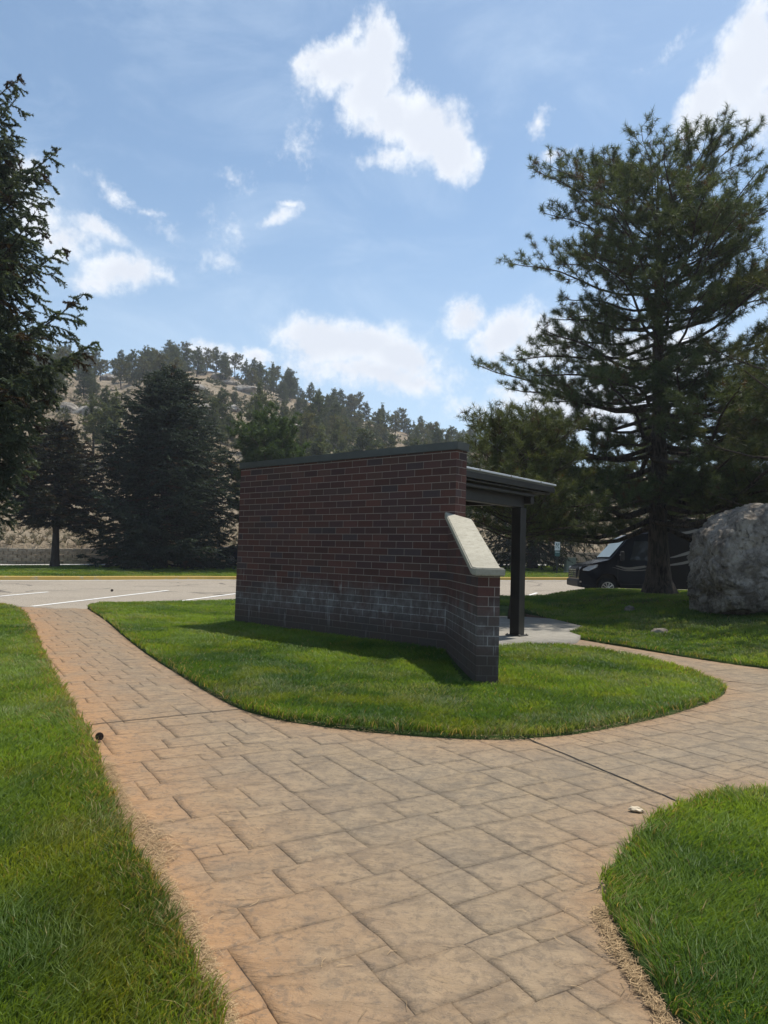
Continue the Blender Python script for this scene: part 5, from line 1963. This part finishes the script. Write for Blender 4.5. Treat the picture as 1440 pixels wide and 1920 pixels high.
def sign():
    x, y = 9.55, 39.2
    z = float(zstrip(x, y))
    root = empty('sign_post', (x, y, z), R(4))
    tagp(root, 'narrow post with two small stacked signs on the far grass left of the van', 'sign')
    bm = bmesh.new(); bm_box(bm, (0, 0, .75), (.055, .055, 1.5), 0, .006); from_bm('post', bm, M['dark_metal'], root)
    p = boxobj('sign_panel', (0, -.045, 1.50), (.30, .012, .46), M['sign_white'], root, 0, .004)
    # pictogram blocks on the pale panel
    bm = bmesh.new()
    for (cx, cz, sx, sz) in ((-.05, 1.60, .05, .12), (.06, 1.62, .09, .05), (.03, 1.52, .05, .09), (-.07, 1.45, .09, .03), (.07, 1.42, .07, .05)):
        bm_box(bm, (cx, -.054, cz), (sx, .006, sz))
    from_bm('pictogram', bm, M['sign_green'], p)
    q = boxobj('sign_panel', (0, -.045, 1.10), (.28, .012, .30), M['sign_green'], root, 0, .004)
    boxobj('sign_band', (0, -.054, 1.18), (.24, .006, .035), M['sign_white'], q, 0, .001)
    boxobj('bracket', (0, -.035, .86), (.10, .03, .14), M['dark_metal'], root, 0, .004)


def rail():
    pts = resample([(5.0, 47.3), (12, 49.6), (20, 52.0), (32, 55)], 3.0)
    root = empty('rail_fence', (pts[0][0], pts[0][1], float(zstrip(*pts[0]))))
    tagp(root, 'low brown pipe rail fence running above the block wall right of the sign', 'fence')
    o3 = np.array([*root.location])
    V = []
    for p in pts:
        z = float(zhill(p[0], p[1] + 1.6)[0])
        P = np.array([p[0], p[1] + 1.6, z])
        V.append(P)
        boxobj('post', tuple(P - o3 + (0, 0, .25)), (.11, .11, .8), M['rust'], root, 0, .01)
    b_ = MB(); v_, f_ = tube(np.array(V) - o3 + np.array([0, -.06, .52]), [.04] * len(V), 8); b_.add(v_, f_)
    b_.build('rail', M['rust'], root)
    x, y = 10.6, 40.5
    z = float(zstrip(x, y))
    r2 = empty('utility_box', (x, y, z))
    tagp(r2, 'grey-green utility box on the far grass just left of the van nose', 'utility box')
    boxobj('cabinet', (0, 0, .42), (.55, .45, .78), M['utility'], r2, R(5), .02)
    boxobj('lid', (0, 0, .83), (.60, .50, .04), M['utility'], r2, R(5), .01)
    boxobj('plinth', (0, 0, .015), (.66, .56, .05), M['walk'], r2, R(5), .01)


import time as _t
def order_labels():
    # tell look-alikes apart by their order from the left
    byl = {}
    for e in COL.objects:
        if e.parent is None and e.get('group') and e.get('label'):
            byl.setdefault(e['label'], []).append(e)
    words = ['leftmost', 'second from left', 'third from left', 'fourth from left', 'fifth from left', 'sixth from left', 'seventh from left', 'eighth from left', 'ninth from left', 'tenth from left']
    for lab, es in byl.items():
        if len(es) > 1:
            es.sort(key=lambda e: math.atan2(e.location.x, e.location.y))
            for q, e in enumerate(es):
                e['label'] = lab + ', ' + ('rightmost' if q == len(es) - 1 else words[min(q, 9)])


def haze():
    bm = bmesh.new()
    bm_box(bm, (0, 0, 33), (29000, 29000, 72))
    mt = bpy.data.materials.new('haze_air'); mt.use_nodes = True
    nt = mt.node_tree; nt.nodes.clear()
    v = nt.nodes.new('ShaderNodeVolumePrincipled'); o_ = nt.nodes.new('ShaderNodeOutputMaterial')
    v.inputs['Color'].default_value = (.86, .91, 1.0, 1)
    v.inputs['Density'].default_value = .00065
    v.inputs['Anisotropy'].default_value = .25
    nt.links.new(v.outputs[0], o_.inputs['Volume'])
    tagp(from_bm('haze', bm, mt), kind='stuff')


def timed(f):
    t = _t.time(); f(); print(f.__name__, round(_t.time() - t, 1))

for fn in (layout, stones, shelter, kerb, stall_lines, block_wall, boulder, pine_cones, van, dark_car, sign, rail, near_trees, hill, all_grass, litter, order_labels, haze):
    timed(fn)
